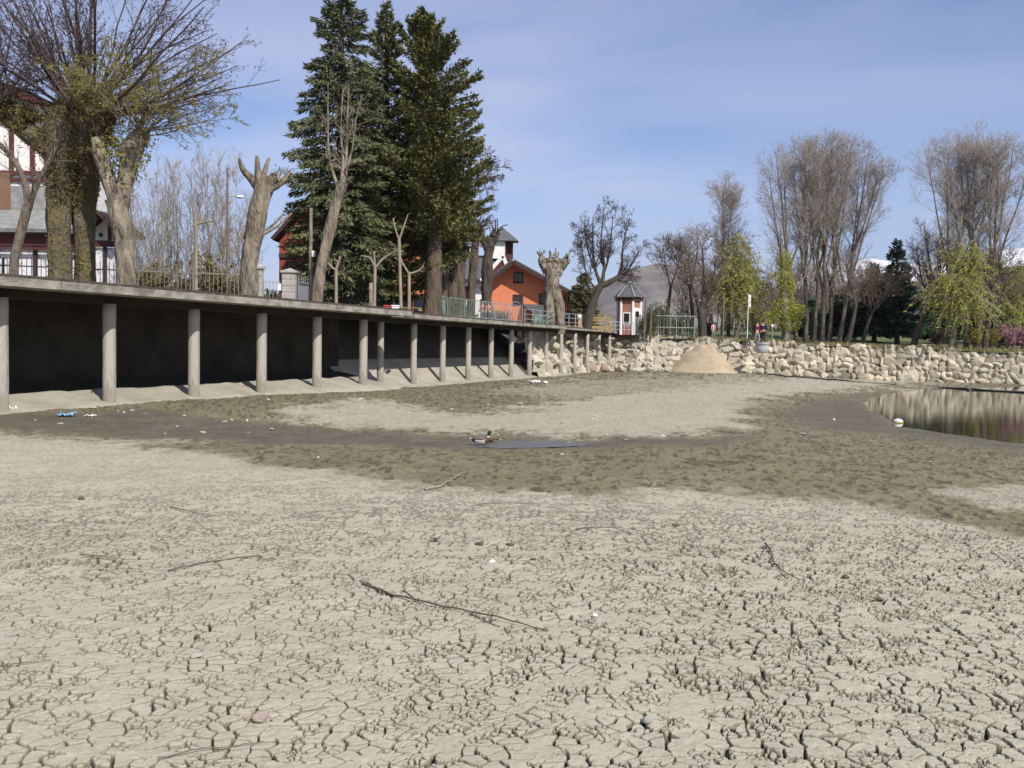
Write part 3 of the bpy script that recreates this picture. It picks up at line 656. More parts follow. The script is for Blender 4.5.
sd_ = np.concatenate([[0], np.cumsum(np.linalg.norm(np.diff(wall_pts[:, :2], axis=0), axis=1))])
def prof_wall(s, t):
    top = np.interp(s, sd_, wall_pts[:, 2]) + (fbm(s * .5, s * 0, 77) - .5) * .35
    b0 = -.50 + .50 * sst(16, 0, s)
    return (.1 + .85 * t + 0 * s, b0 + (top - b0) * t)
def set_stones(a, line, prof, step, rows, size, seed, s_hi=None, lean=.9):
    line = np.array(line, float); seg = np.linalg.norm(np.diff(line, axis=0), axis=1); S = np.concatenate([[0], np.cumsum(seg)]); r_ = np.random.default_rng(seed)
    n, k = 13, 20; th = np.linspace(.03, math.pi - .03, n); ph = np.linspace(0, 2 * np.pi, k, endpoint=False)
    d = np.stack([np.sin(th)[:, None] * np.cos(ph), np.sin(th)[:, None] * np.sin(ph), np.cos(th)[:, None] + 0 * ph], -1).reshape(-1, 3)
    q = np.array([[i * k + j, (i + 1) * k + j, (i + 1) * k + (j + 1) % k, i * k + (j + 1) % k] for i in range(n - 1) for j in range(k)])
    for row in range(rows):
        s_ = r_.uniform(0, step)
        while s_ < (s_hi or S[-1]):
            w_ = step * r_.choice([.55, .75, 1.0, 1.3, 1.6], p=[.15, .25, .3, .2, .1]); c = s_ + w_ / 2; t = (row + .5 + r_.uniform(-.22, .22)) / rows
            o_, z_ = prof(np.array([c]), t); o_, z_ = float(np.ravel(o_)[0]), float(np.ravel(z_)[0]); o2, z2 = prof(np.array([c]), 1.0); o1, z1 = prof(np.array([c]), 0.0); hh = math.hypot(float(np.ravel(z2)[0] - np.ravel(z1)[0]), float(np.ravel(o2 + 0 * z2)[0] - np.ravel(o1 + 0 * z1)[0])) / rows
            b = np.array([np.interp(c, S, line[:, 0]), np.interp(c, S, line[:, 1])]); g = np.array([np.interp(c + .5, S, line[:, 0]), np.interp(c + .5, S, line[:, 1])]) - np.array([np.interp(c - .5, S, line[:, 0]), np.interp(c - .5, S, line[:, 1])]); g /= np.linalg.norm(g)
            rr = np.ones(len(d))
            for f in range(13):
                nn = r_.normal(size=3) * [1, 1, 1]; nn /= np.linalg.norm(nn); h = r_.uniform(.50, .74); dt = d @ nn; rr = np.where(dt > .05, np.minimum(rr, h / np.maximum(dt, .05)), rr)
            v = d * rr[:, None] * [w_ * .86, size * r_.uniform(1.0, 1.5), hh * .98 * r_.uniform(.85, 1.25)]
            ro = r_.normal() * .16; v = np.stack([v[:, 0] * math.cos(ro) - v[:, 2] * math.sin(ro), v[:, 1], v[:, 0] * math.sin(ro) + v[:, 2] * math.cos(ro)], 1)
            nb = np.array([-g[1], g[0]]); p = b + nb * (o_ + size * r_.uniform(.1, .35))
            a.add(np.stack([p[0] + v[:, 0] * g[0] + v[:, 1] * nb[0], p[1] + v[:, 0] * g[1] + v[:, 1] * nb[1], z_ + v[:, 2]], 1), q); s_ += w_ * .96
    return a
M['wall_stone'] = mat('pale field stone', (.49, .435, .33), (.33, .28, .20), 1.6, .92, .6, 7, island=.32, c3=(.44, .39, .295))
M['backing'] = mat('earth between stones', (.17, .14, .095), (.11, .09, .06), 2, .95)
o = stone_face('earth_backing', 'x', wall_pts[:, :2], lambda s, t: (lambda p: (p[0] + .26, p[1]))(prof_wall(s, t)), .66, .3, .05, 5); bk0 = o
wall_root = thing('stone_wall', 'long dry stone wall of pale irregular blocks along the far shore', 'stone wall', (*wall_pts[0, :2], 0))
o.parent = wall_root; o.location = -Vector(wall_root.location); del o['label']; del o['category']; o.name = 'backing'; o.data.materials.clear(); o.data.materials.append(M['backing'])
build('stones', set_stones(Acc(), wall_pts[:, :2], prof_wall, .56, 6, .30, 5), 'wall_stone', wall_root)
# rubble slope from under the deck end round to the sand
rl = [colB(6.1) + NRM * .25, colB(8) + NRM * -.15, colB(10) + NRM * -.2, colB(12.2) + NRM * .2, np.array([9.6, 79.6]), np.array([11.2, 79.2]), np.array([13.0, 78.6]), np.array([15.5, 78.4]), np.array([17.9, 78.4])]
rs = np.concatenate([[0], np.cumsum(np.linalg.norm(np.diff(np.array(rl), axis=0), axis=1))])
def prof_rub(s, t):
    w_ = np.interp(s, rs, [1.3, 1.0, 1.2, 2.8, 4.4, 4.8, 5.0, 3.0, 1.0]); tp = np.interp(s, rs, [2.75, 3.0, 2.9, 2.85, 2.75, 2.65, 2.6, 2.6, 2.5])
    return (w_ * t, -.25 + (tp + .25) * (t ** .85))
stone_face('rubble_slope', 'slope of pale tumbled rubble beside the kiosk, running under the deck end', rl, prof_rub, .95, .06, .30, 25, cat='rubble slope')
# ramp of loose sand between the rubble and the wall
a = Acc(); cx, cy = P(712, 345, 79.5)[:2]; v = []; na, nrr = 40, 16
for k in range(nrr):
    r_ = k / (nrr - 1)
    for q in range(na):
        an = 2 * math.pi * q / na; rx, ry = 3.4 + .9 * math.sin(an * 2), 7.6
        x_, y_ = cx - .2 + math.cos(an) * rx * r_, cy + 2.6 + math.sin(an) * ry * r_
        v.append([x_, y_, min(2.3, 2.9 * (1 - r_ ** 1.1)) * (1 if r_ < .98 else .0) + .0 + (vn(np.array([x_ * 2]), np.array([y_ * 2]), 4)[0] - .5) * .34 - .12 * r_])
a.add(v, [[k * na + q, k * na + (q + 1) % na, (k + 1) * na + (q + 1) % na, (k + 1) * na + q] for k in range(nrr - 1) for q in range(na)])
M['sand'] = mat('loose sand', (.45, .36, .245), (.36, .285, .19), 1.2, .95, .5, 10)
struct(build('sand_ramp', a, 'sand', smooth=True))

# ------------------------------------------------------------------ branch growing
def curves(start, d, length, n, wig=.12, trop=0.0, droop=None):
    start = np.asarray(start, float); d = np.asarray(d, float); d = d / (np.linalg.norm(d, axis=1, keepdims=True) + 1e-9)
    pts = [start]; p = start; st = (np.asarray(length, float) / (n - 1))[:, None]
    for k in range(n - 1):
        d = d + rng.normal(size=d.shape) * wig; d[:, 2] += trop if droop is None else droop[k]
        d /= np.linalg.norm(d, axis=1, keepdims=True) + 1e-9
        p = p + d * st; pts.append(p)
    return np.stack(pts, 1)
def spawn(Pn, R, per, t0, t1, ang, lmin, lmax, n, r_ratio=.5, rmax=9, rmin=.006, wig=.12, trop=.05, taper=.6, out=None, flatten=0.0, tip=.25):
    """children on each of the M branches Pn (M,n,3); lengths lmin..lmax shrinking by taper towards the tip"""
    Mn, nn, _ = Pn.shape; M_ = Mn * per
    b = np.repeat(np.arange(Mn), per); t = rng.uniform(t0, t1, M_); f = t * (nn - 1); i = np.minimum(f.astype(int), nn - 2); f = (f - i)[:, None]
    s = Pn[b, i] * (1 - f) + Pn[b, i + 1] * f; tg = Pn[b, i + 1] - Pn[b, i]; tg /= np.linalg.norm(tg, axis=1, keepdims=True) + 1e-9
    pr = R[b, i] * (1 - f[:, 0]) + R[b, i + 1] * f[:, 0]
    q = rng.normal(size=(M_, 3)); q[:, 2] *= (1 - flatten)
    if out is not None: q = q * .7 + (s - out) / (np.linalg.norm(s - out, axis=1, keepdims=True) + 1e-6) * 1.0
    q -= (q * tg).sum(1, keepdims=True) * tg; q /= np.linalg.norm(q, axis=1, keepdims=True) + 1e-9
    a = np.radians(ang + rng.normal(size=M_) * 9)[:, None]
    d = tg * np.cos(a) + q * np.sin(a)
    ln = rng.uniform(lmin, lmax, M_) * (1 - taper * (t - t0) / max(1e-6, t1 - t0))
    Q = curves(s, d, ln, n, wig, trop)
    rb = np.clip(np.minimum(pr * r_ratio, rmax), rmin, None)
    RR = rb[:, None] * np.linspace(1, tip, n)[None]
    return Q, np.maximum(RR, rmin * .6)
def pts_on(Pn, per, t0=.2, t1=1.0):
    Mn, nn, _ = Pn.shape; b = np.repeat(np.arange(Mn), per); f = rng.uniform(t0, t1, Mn * per) * (nn - 1); i = np.minimum(f.astype(int), nn - 2); f = (f - i)[:, None]
    return Pn[b, i] * (1 - f) + Pn[b, i + 1] * f
def line(pts, D, n=14, wob=.0, dz=None):
    """smooth limb through photo points (x, y, half-width in px[, distance]) -> (points, radii)"""
    q = np.array([P(p[0], p[1], p[3] if len(p) > 3 else D) for p in pts]); r = np.array([p[2] * (p[3] if len(p) > 3 else D) / F for p in pts])
    t = np.concatenate([[0], np.cumsum(np.linalg.norm(np.diff(q, axis=0), axis=1))]); u = np.linspace(0, t[-1], n)
    if len(pts) > 2:      # Catmull-Rom through the points
        k = np.clip(np.searchsorted(t, u, 'right') - 1, 0, len(t) - 2); f = ((u - t[k]) / (t[k + 1] - t[k]))[:, None]
        p0 = q[np.maximum(k - 1, 0)]; p1 = q[k]; p2 = q[k + 1]; p3 = q[np.minimum(k + 2, len(q) - 1)]
        o = .5 * (2 * p1 + (p2 - p0) * f + (2 * p0 - 5 * p1 + 4 * p2 - p3) * f ** 2 + (3 * p1 - p0 - 3 * p2 + p3) * f ** 3)
    else: o = q[0] + (q[1] - q[0]) * (u / t[-1])[:, None]
    rr = np.interp(u, t, r)
    o = o + (rng.normal(size=o.shape) * wob * rr[:, None])
    return o, rr
ZP = 3.28          # promenade level
def trunks(root, limbs, mname, k=14, cap=False, flute=.22, name='trunk'):
    a = Acc()
    for q, r in limbs:
        if k >= 12: t = np.linspace(0, 1, 44); t0 = np.linspace(0, 1, len(q)); q = np.stack([np.interp(t, t0, q[:, c]) for c in range(3)], 1); r = np.interp(t, t0, r) * (1 + (vn(t * 14, t * 0 + q[0, 0], 2) - .5) * .10)
        a.tubes(q, r, k * 2 if k >= 12 else k, cap=cap, flute=flute)
    return build(name, a, [mname] if not cap or cap is True else [mname, 'cut_wood'], root, smooth=True)
def flare(l):
    """carry a trunk down into the ground with a slight root flare"""
    q, r = l; q = q.copy(); r = r.copy(); r[0] *= 1.12; r[1] *= 1.03; return q, r

# ------------------------------------------------------------------ trees on the promenade
def based(pts, D, zg=ZP, **kw):
    q, r = line(pts, D, **kw); q[0, 2] = min(q[0, 2], zg - .05); return flare((q, r))

# the great mossy pollard with a fan of dark shoots
D = 31.0
l1 = based([(60, 290, 11), (59, 240, 10.5), (59, 205, 11), (64, 170, 15), (68, 135, 20), (78, 104, 16)], D, n=18)
l2 = based([(84, 292, 10, 31.8), (85, 250, 9.5, 31.6), (84, 205, 10.5, 31.4), (86, 165, 14, 31.2), (92, 128, 17, 31), (98, 102, 12, 31)], D, n=18)
l3 = line([(62, 165, 11), (45, 145, 10), (22, 128, 9), (0, 108, 8), (-20, 88, 7, 30)], D, n=10)
l4 = line([(92, 140, 9), (104, 122, 8.5), (108, 108, 8)], D, n=7)
root = thing('pollard_tree', 'huge mossy twin trunk pollard with a wide fan of dark bare shoots', 'tree', (*l1[0][0][:2], ZP), 'trees on the promenade')
trunks(root, [l1, l2, l3, l4], 'bark_moss', 16, True)
hs = []; dirs = []; ln = []; rr = []
hub = P(85, 108, 31)
for k in range(66):
    an = rng.uniform(-80, 84); a_ = rad(an); dp = rng.normal() * .45
    hs.append(P(85 + an * .22 + rng.normal() * 5, 104 + abs(an) * .18 + rng.normal() * 5, 31 + rng.normal() * .3)); dirs.append([math.sin(a_), dp, math.cos(a_)])
    ln.append(rng.uniform(3.8, 5.9) * (1 - .06 * abs(an) / 80)); rr.append(rng.uniform(.022, .055))
for k in range(14):
    hs.append(P(8 - k * 2 + rng.normal() * 4, 106 + rng.normal() * 5, 30.6)); a_ = rad(rng.uniform(-50, 55)); dirs.append([math.sin(a_), rng.normal() * .5, math.cos(a_)]); ln.append(rng.uniform(2, 4)); rr.append(rng.uniform(.02, .04))
Q1 = curves(np.array(hs), np.array(dirs), np.array(ln), 9, .07, .012); R1 = np.array(rr)[:, None] * np.linspace(1, .28, 9)[None]
Q2, R2 = spawn(Q1, R1, 12, .18, .98, 34, .7, 1.8, 6, .5, rmin=.007, trop=.0, wig=.12)
Q3, R3 = spawn(Q2, R2, 5, .2, 1, 38, .25, .7, 4, .6, rmin=.005, trop=.02)
a = Acc().tubes(Q1, R1, 6).tubes(Q2, R2, 4).tubes(Q3, R3, 3); build('crown', a, 'twig_purple', root)
a = Acc().leaves(pts_on(Q3, 3, .3), .055, .6); build('clumps', a, 'bud', root)
a = Acc()
for (q, r), n_ in ((l1, 11000), (l2, 11000), (l3, 5000), (l4, 4000)):
    t = np.where(rng.uniform(0, 1, n_) < .08, rng.uniform(.05, 1, n_), rng.uniform(.50, 1, n_)) if n_ > 4000 else rng.uniform(.05, 1, n_); f = t * (len(q) - 1); i = np.minimum(f.astype(int), len(q) - 2); f = (f - i)[:, None]
    o = rng.normal(size=(n_, 3)); o /= np.linalg.norm(o, axis=1, keepdims=True)
    a.leaves(q[i] * (1 - f) + q[i + 1] * f + o * r[i][:, None] * rng.uniform(.92, 1.20, (n_, 1)), .12, .30, axis=np.array([0, 0, .5]))
for cx_, cy_, n_, sg in ((76, 128, 5200, .34), (96, 112, 5200, .32), (54, 140, 3000, .28), (24, 122, 3000, .26), (104, 128, 2600, .25), (4, 106, 1800, .25), (84, 160, 3000, .30)):
    o = rng.normal(size=(n_, 3)) * sg * [1, .9, 1]; lump = vn(o[:, 0] * 5 + cx_, o[:, 2] * 5 + cy_, 9); a.leaves((P(cx_, cy_, 30.9) + o)[lump > .42], .13, .26, axis=np.array([0, 0, .4]))
build('moss', a, 'moss_leaf', root)

# pale forked tree with fresh olive shoots
D = 30.0
l1 = based([(126, 292, 9), (125, 255, 9), (122, 225, 9.5), (117, 200, 11)], D, n=10)
l2 = line([(118, 206, 8), (108, 178, 7), (101, 155, 6.5), (98, 138, 6)], D, n=8)
l3 = line([(119, 206, 8.5), (126, 180, 7.5), (130, 158, 9), (136, 144, 11), (143, 132, 7)], D, n=9)
root = thing('pollard_tree', 'pale forked pollard tree with fresh yellow olive shoots on its heads', 'tree', (*l1[0][0][:2], ZP), 'trees on the promenade')
trunks(root, [l1, l2, l3], 'bark_pale', 16, True)
hs, dirs, ln = [], [], []
for k in range(40):
    an = rng.uniform(-60, 88); a_ = rad(an); c = (139, 132) if k % 4 else (98, 134)
    hs.append(P(c[0] + rng.normal() * 5, c[1] + rng.normal() * 6, 30 + rng.normal() * .25)); dirs.append([math.sin(a_) if k % 4 else math.sin(a_) * .4, rng.normal() * .45, math.cos(a_) + .1]); ln.append(rng.uniform(1.6, 3.3))
Q1 = curves(np.array(hs), np.array(dirs), np.array(ln), 8, .08, .0); R1 = rng.uniform(.014, .03, len(hs))[:, None] * np.linspace(1, .3, 8)[None]
Q2, R2 = spawn(Q1, R1, 10, .15, 1, 36, .5, 1.2, 5, .55, rmin=.006, trop=-.01)
Q3, R3 = spawn(Q2, R2, 4, .2, 1, 40, .2, .5, 4, .6, rmin=.004)
a = Acc().tubes(Q1, R1, 5).tubes(Q2, R2, 4).tubes(Q3, R3, 3); build('crown', a, 'twig_brown', root)
a = Acc().leaves(pts_on(Q3, 7, .2), .06, .5).leaves(pts_on(Q2, 12, .2), .06, .5)
for c_ in ((139, 136), (112, 150), (128, 165)): a.leaves(P(*c_, 30) + rng.normal(size=(420, 3)) * [.24, .24, .35], .14, .4)
build('young_leaves', a, 'leaf_olive', root)

# small forked tree at the left edge, in front of the chalet
D = 29.0
l1 = based([(14, 290, 5), (14, 262, 4.6), (20, 235, 4.6), (28, 205, 5)], D, n=10)
l2 = line([(28, 208, 3.6), (24, 180, 3), (10, 155, 2.6), (-8, 138, 2.2)], D, n=8); l3 = line([(28, 208, 3.4), (38, 182, 2.8), (50, 160, 2.3), (58, 140, 1.8)], D, n=8)
root = thing('small_tree', 'small forked grey tree with two thin bare limbs before the white chalet', 'tree', (*l1[0][0][:2], ZP), 'trees on the promenade')
trunks(root, [l1, l2, l3], 'bark_grey', 10)
q = np.stack([np.array([np.interp(np.linspace(0, 1, 8), np.linspace(0, 1, len(l[0])), l[0][:, c]) for c in range(3)]).T for l in (l2, l3)]); r = np.full((2, 8), .05)
Q1, R1 = spawn(q, r, 12, .1, 1, 50, .6, 1.3, 6, .35, trop=.03); Q2, R2 = spawn(Q1, R1, 6, .2, 1, 40, .25, .6, 4, .6, rmin=.004)
build('crown', Acc().tubes(Q1, R1, 4).tubes(Q2, R2, 3), 'twig_brown', root); build('clumps', Acc().leaves(pts_on(Q2, 2), .07, .5), 'bud_olive', root)

# pollard with bare stubs
D = 36.0
l1 = based([(248, 304, 7.5), (248, 275, 8), (252, 245, 8), (258, 215, 8.5), (263, 195, 9), (264, 180, 9)], D, n=16)
stubs = [line([(260, 190, 5.5), (251, 178, 4.2), (243, 170, 3), (239, 158, 1.4)], D, n=8), line([(261, 186, 5), (258, 174, 3.6), (257, 156, 1.6)], D, n=7), line([(263, 184, 4.6), (264, 174, 3), (269, 158, 1.3)], D, n=7), line([(266, 190, 6.5), (272, 180, 6), (279, 177.5, 5.6)], D, n=7), line([(268, 190, 4), (280, 184, 3), (291, 172, 2)], D, n=7)]
root = thing('pollard_tree', 'leaning pale pollard with short bare stubs and one sawn limb, beside the stone gate pillar', 'tree', (*l1[0][0][:2], ZP), 'trees on the promenade')
trunks(root, [l1], 'bark_pale', 16)
for q, r in stubs: build('stub', Acc().tubes(q, r, 10, cap=1, flute=.12), ['bark_pale', 'cut_wood'], root, smooth=True)
sh = [line([(258, 233, 1.6), (272, 226, 1.2), (283, 214, .9)], D, n=7), line([(256, 238, 1.6), (275, 228, 1.2), (292, 213, .8)], D, n=7), line([(254, 262, 2), (244, 248, 1.6), (243, 228, 1)], D, n=7)]
Q = np.stack([q for q, r in sh]); R = np.stack([r for q, r in sh]); Q2, R2 = spawn(Q, R, 5, .3, 1, 40, .3, .8, 5, .6)
a = Acc().tubes(Q, R, 6).tubes(Q2, R2, 3); a2 = Acc().leaves(P(285, 172, 36) + rng.normal(size=(110, 3)) * [.22, .15, .07], .12, .3)
build('shoot', a, 'twig_pale', root); build('shoot_needles', a2, 'needle_blue', root)

# trunk with a few thin upright shoots, against the spruce
D = 39.0
l1 = based([(316, 308, 6.2), (318, 285, 5.6), (324, 255, 5), (331, 225, 5), (339, 195, 4.8), (342, 182, 5.2)], D, n=16)
stems = [line([(340, 192, 2.6), (334, 176, 1.6), (329, 155, 1.1), (328, 115, .7), (328, 82, .4)], D, n=12), line([(342, 188, 3), (343, 160, 1.5), (341, 130, .9), (343, 88, .5)], D, n=12), line([(343, 186, 3.2), (346, 165, 1.8), (347, 125, 1.1), (349, 88, .5)], D, n=12), line([(343, 180, 2), (352, 150, .9), (356, 118, .6), (362, 95, .4)], D, n=12)]
root = thing('stripped_tree', 'leaning half stripped trunk with thin pale upright stems before the spruce', 'tree', (*l1[0][0][:2], ZP), 'trees on the promenade')
trunks(root, [l1], 'bark_pale', 14, True); Q = np.stack([q for q, r in stems]); R = np.stack([r for q, r in stems])
Q2, R2 = spawn(Q, R, 12, .1, 1, 50, .5, 1.5, 6, .45, trop=.02); Q3, R3 = spawn(Q2, R2, 4, .2, 1, 40, .2, .6, 4, .6)
build('stem', Acc().tubes(Q, R, 7), 'bark_pale', root, smooth=True); build('crown', Acc().tubes(Q2, R2, 4).tubes(Q3, R3, 3), 'twig_pale', root)

# ---- conifers: tiers of branches hung with sprays
def conifer(root, base, top, prof, mtrunk, mleaf, nbr, nsp, size, asp=.34, droop=-.06, rtrunk=.3, t_lo=.12, cen=None, ang=88, flat=.3, hang=-.35, clump=None, twig='bark_dark', rbr=.045):
    """prof(t) -> crown radius at height fraction t; cen(t) -> sideways shift of the crown's axis"""
    base, top = np.asarray(base, float), np.asarray(top, float); n = 20; tt = np.linspace(0, 1, n)
    ax = base + (top - base) * tt[:, None]
    if cen is not None: ax[:, 0] += cen(tt)
    R = rtrunk * (1 - tt) ** .8 + .02; R[0] *= 1.25
    build('trunk', Acc().tubes(ax, R, 12, flute=.12), mtrunk, root, smooth=True)
    t = t_lo + (1 - t_lo) * (np.arange(nbr) + rng.uniform(0, 1, nbr)) / nbr; t = t ** 1.02
    i = np.minimum((t * (n - 1)).astype(int), n - 2); f = (t * (n - 1) - i)[:, None]; s = ax[i] * (1 - f) + ax[i + 1] * f
    an = np.arange(nbr) * 2.399 + rng.normal(size=nbr) * .3
    rr = np.array([prof(x) for x in t]) * rng.uniform(.72, 1.08, nbr)
    if clump is not None: rr = rr * (1 + clump * (vn(np.cos(an) * 1.4 + t * 9, np.sin(an) * 1.4 + 3, 5) - .5) * 2)
    el = np.radians(90 - ang + 32 * t * (t > .8)); d = np.stack([np.cos(an) * np.cos(el), np.sin(an) * np.cos(el), np.sin(el)], 1)
    Q = curves(s, d, rr, 8, .05, 0, droop=np.linspace(droop, -droop * .8, 8)); RB = (rbr * (1 - t * .7))[:, None] * np.linspace(1, .2, 8)[None]
    build('limbs', Acc().tubes(Q, RB, 4), twig, root)
    w_ = np.maximum(rr, .25); per = np.maximum(6, (nsp * w_ ** 1.15 / (w_ ** 1.15).sum())).astype(int); b = np.repeat(np.arange(nbr), per)
    u = rng.uniform(.10, 1, len(b)) ** .72; fi = u * 7; k = np.minimum(fi.astype(int), 6); fi = (fi - k)[:, None]
    p = Q[b, k] * (1 - fi) + Q[b, k + 1] * fi; dr = Q[b, k + 1] - Q[b, k]; dr /= np.linalg.norm(dr, axis=1, keepdims=True) + 1e-9
    side = np.cross(dr, [0, 0, 1.0]); lat = rng.normal(size=len(b)) * .17 * rr[b] * (1.15 - u)
    p = p + side * lat[:, None] + np.stack([0 * lat, 0 * lat, rng.normal(size=len(b)) * .05 + hang * np.abs(lat) - .06], 1)
    build('foliage', Acc().leaves(p, size, asp, axis=dr * .9 + side * np.sign(lat)[:, None] * .6 + np.array([0, 0, hang]), spread=.42, flat=flat), mleaf, root)
def ip(tab): return lambda x: np.interp(x, [a for a, b in tab], [b for a, b in tab])
# blue green spruce, tallest
b0 = P(343, 312, 47); b0[2] = ZP - .1; tp = P(341, -22, 47)
root = thing('spruce_tree', 'tallest blue green spruce with drooping boughs, left of the conifer group', 'tree', (*b0[:2], ZP), 'conifers on the promenade')
conifer(root, b0, tp, ip([(0, 1.7), (.12, 2.1), (.3, 2.4), (.5, 2.35), (.65, 2.0), (.8, 1.45), (.92, .9), (1, .15)]), 'bark_dark', 'needle_blue', 270, 44000, .27, .28, -.07, .42, .06, clump=.28, ang=96)
# slim conifer in the middle
b0 = P(384, 312, 51); b0[2] = ZP - .1; tp = P(387, 4, 51)
root = thing('cypress_tree', 'slim dark conifer with a pointed top in the middle of the conifer group', 'tree', (*b0[:2], ZP), 'conifers on the promenade')
conifer(root, b0, tp, ip([(0, 2.0), (.15, 2.7), (.4, 2.6), (.6, 2.1), (.8, 1.35), (.92, .75), (1, .12)]), 'bark_red', 'needle_olive', 250, 38000, .25, .28, -.02, .40, .05, clump=.35, ang=74, hang=-.1)
# round topped cypress on a thick brown trunk
D = 49.0
b0 = P(432, 318, D); b0[2] = ZP - .1; tp = P(424, 24, D)
root = thing('cypress_tree', 'round topped yellow green cypress on a thick brown trunk, right of the conifer group', 'tree', (*b0[:2], ZP), 'conifers on the promenade')
conifer(root, b0, tp, ip([(0, 1.0), (.2, 1.8), (.32, 2.7), (.45, 2.75), (.6, 2.5), (.72, 2.4), (.84, 2.15), (.93, 1.65), (1, .7)]), 'bark_red', 'needle_yellow', 250, 52000, .21, .40, .02, .44, .27, cen=lambda t: .30 * np.sin(t * 3.0), ang=66, hang=-.12, clump=.38, flat=.1)
# low spreading yew in front of their feet
D = 50.5
b0 = P(372, 312, D); b0[2] = ZP - .1
root = thing('yew_tree', 'broad low dark olive evergreen filling the gap under the tall conifers', 'tree', (*b0[:2], ZP), 'conifers on the promenade')
conifer(root, b0, P(385, 160, D), ip([(0, 3.0), (.3, 3.8), (.6, 3.4), (.85, 2.2), (1, .6)]), 'bark_red', 'needle_olive', 170, 20000, .28, .34, .0, .42, .12, clump=.4, ang=78, hang=-.15)
root = thing('yew_tree', 'dark feathery evergreen leaning right over the railing, with a dome of olive foliage', 'tree', (*P(445, 316, 53)[:2], ZP), 'conifers on the promenade')
b0 = P(440, 316, 53); b0[2] = ZP - .1
conifer(root, b0, P(452, 165, 53), ip([(0, .6), (.35, 1.0), (.5, 1.7), (.75, 1.75), (.92, 1.1), (1, .4)]), 'bark_red', 'needle_olive', 130, 13000, .25, .34, .02, .34, .38, clump=.4, ang=76, hang=-.15)
# larch with thin outstretched grey limbs
D = 54.0
l1 = based([(452, 318, 6), (452, 280, 5.5), (455, 240, 5), (462, 200, 3.6), (470, 165, 2), (474, 148, .8)], D, n=16)
root = thing('larch_tree', 'thin grey larch reaching bare feathery limbs to the right of the conifers', 'tree', (*l1[0][0][:2], ZP), 'conifers on the promenade')
trunks(root, [l1], 'bark_red', 10); hs, ds, ls = [], [], []
for k in range(34):
    t = rng.uniform(.42, 1); i = int(t * 15); hs.append(l1[0][i]); a_ = rng.uniform(-.9, .9) if k % 4 else rng.uniform(0, 6.28); ds.append([math.cos(a_), math.sin(a_), .10]); ls.append(rng.uniform(1.2, 2.7) * (1.25 - .5 * t))
Q1 = curves(np.array(hs), np.array(ds), np.array(ls), 8, .06, .01); R1 = rng.uniform(.022, .04, len(hs))[:, None] * np.linspace(1, .3, 8)[None]
Q2, R2 = spawn(Q1, R1, 10, .2, 1, 45, .35, .9, 5, .5, rmin=.009, trop=-.02); Q3, R3 = spawn(Q2, R2, 4, .2, 1, 40, .15, .4, 3, .6, rmin=.008)
build('crown', Acc().tubes(Q1, R1, 5).tubes(Q2, R2, 3).tubes(Q3, R3, 3), 'twig_purple', root); build('clumps', Acc().leaves(pts_on(Q3, 2), .10, .5), 'bud', root)

# ---- bare trunks and pollards before the orange house
def pollard(label, D, trunk, heads, mb, nst, l0, l1_, rst, name='pollard_tree', spread=1.0):
    l = based(trunk, D, n=14); root = thing(name, label, 'tree', (*l[0][0][:2], ZP), 'trees on the promenade')
    limbs = [l] + [line(h, D, n=7) for h in heads]; trunks(root, limbs, mb, 12, True)
    for h in ([trunk] if not heads else heads):
        e = P(h[-1][0], h[-1][1], D)
        for k in range(nst):
            d = rng.normal(size=3) * spread; d[2] = abs(d[2]) + .5; d /= np.linalg.norm(d)
            q = curves(e[None] + rng.normal(size=(1, 3)) * .08, d[None], np.array([rng.uniform(l0, l1_)]), 5, .12, .03); build('stub', Acc().tubes(q, rst * np.linspace(1, .7, 5)[None], 6, cap=True), mb, root, smooth=True)
    return root
pollard('slender bare trunk closest to the white building, cut off high', 60, [(461, 322, 6), (460, 280, 5), (462, 245, 4), (463, 222, 3)], [], 'bark_red', 3, .5, 1.6, .05, 'topped_tree')
pollard('thin dark bare trunk, second from the yellow green cypress', 62, [(447, 322, 4.5), (448, 285, 4), (447, 250, 3.6), (448, 225, 3)], [], 'bark_dark', 3, .5, 1.4, .05, 'topped_tree')
pollard('straight bare trunk leaning slightly right in front of the slate roof', 62, [(470, 322, 4.6), (472, 285, 4), (475, 250, 3.6), (477, 226, 3)], [], 'bark_red', 4, .5, 1.6, .05, 'topped_tree')
pollard('slim forked pollard with knotted heads at the left edge of the orange house', 62, [(487, 325, 5.5), (487, 285, 5), (488, 260, 4.8), (490, 246, 4.4)], [[(488, 250, 4), (483, 240, 3), (480, 228, 2.6)], [(489, 250, 4), (493, 240, 4.2), (496, 232, 4.6)]], 'bark_dark', 7, .3, .9, .05)
pollard('stout pale twin trunk pollard with a crown of stubby knuckles, before the orange house', 68, [(549, 334, 6.2), (550, 305, 5.8), (552, 285, 7), (552, 268, 8)], [[(548, 272, 5.5), (543, 262, 4), (541, 257, 3.4)], [(551, 270, 5.5), (550, 258, 4.4)], [(554, 270, 5.5), (557, 258, 4.4)], [(556, 275, 5), (562, 265, 4.4), (567, 260, 4)], [(560, 334, 5), (560, 312, 4.6), (556, 290, 5)]], 'bark_pale', 7, .3, .7, .06)

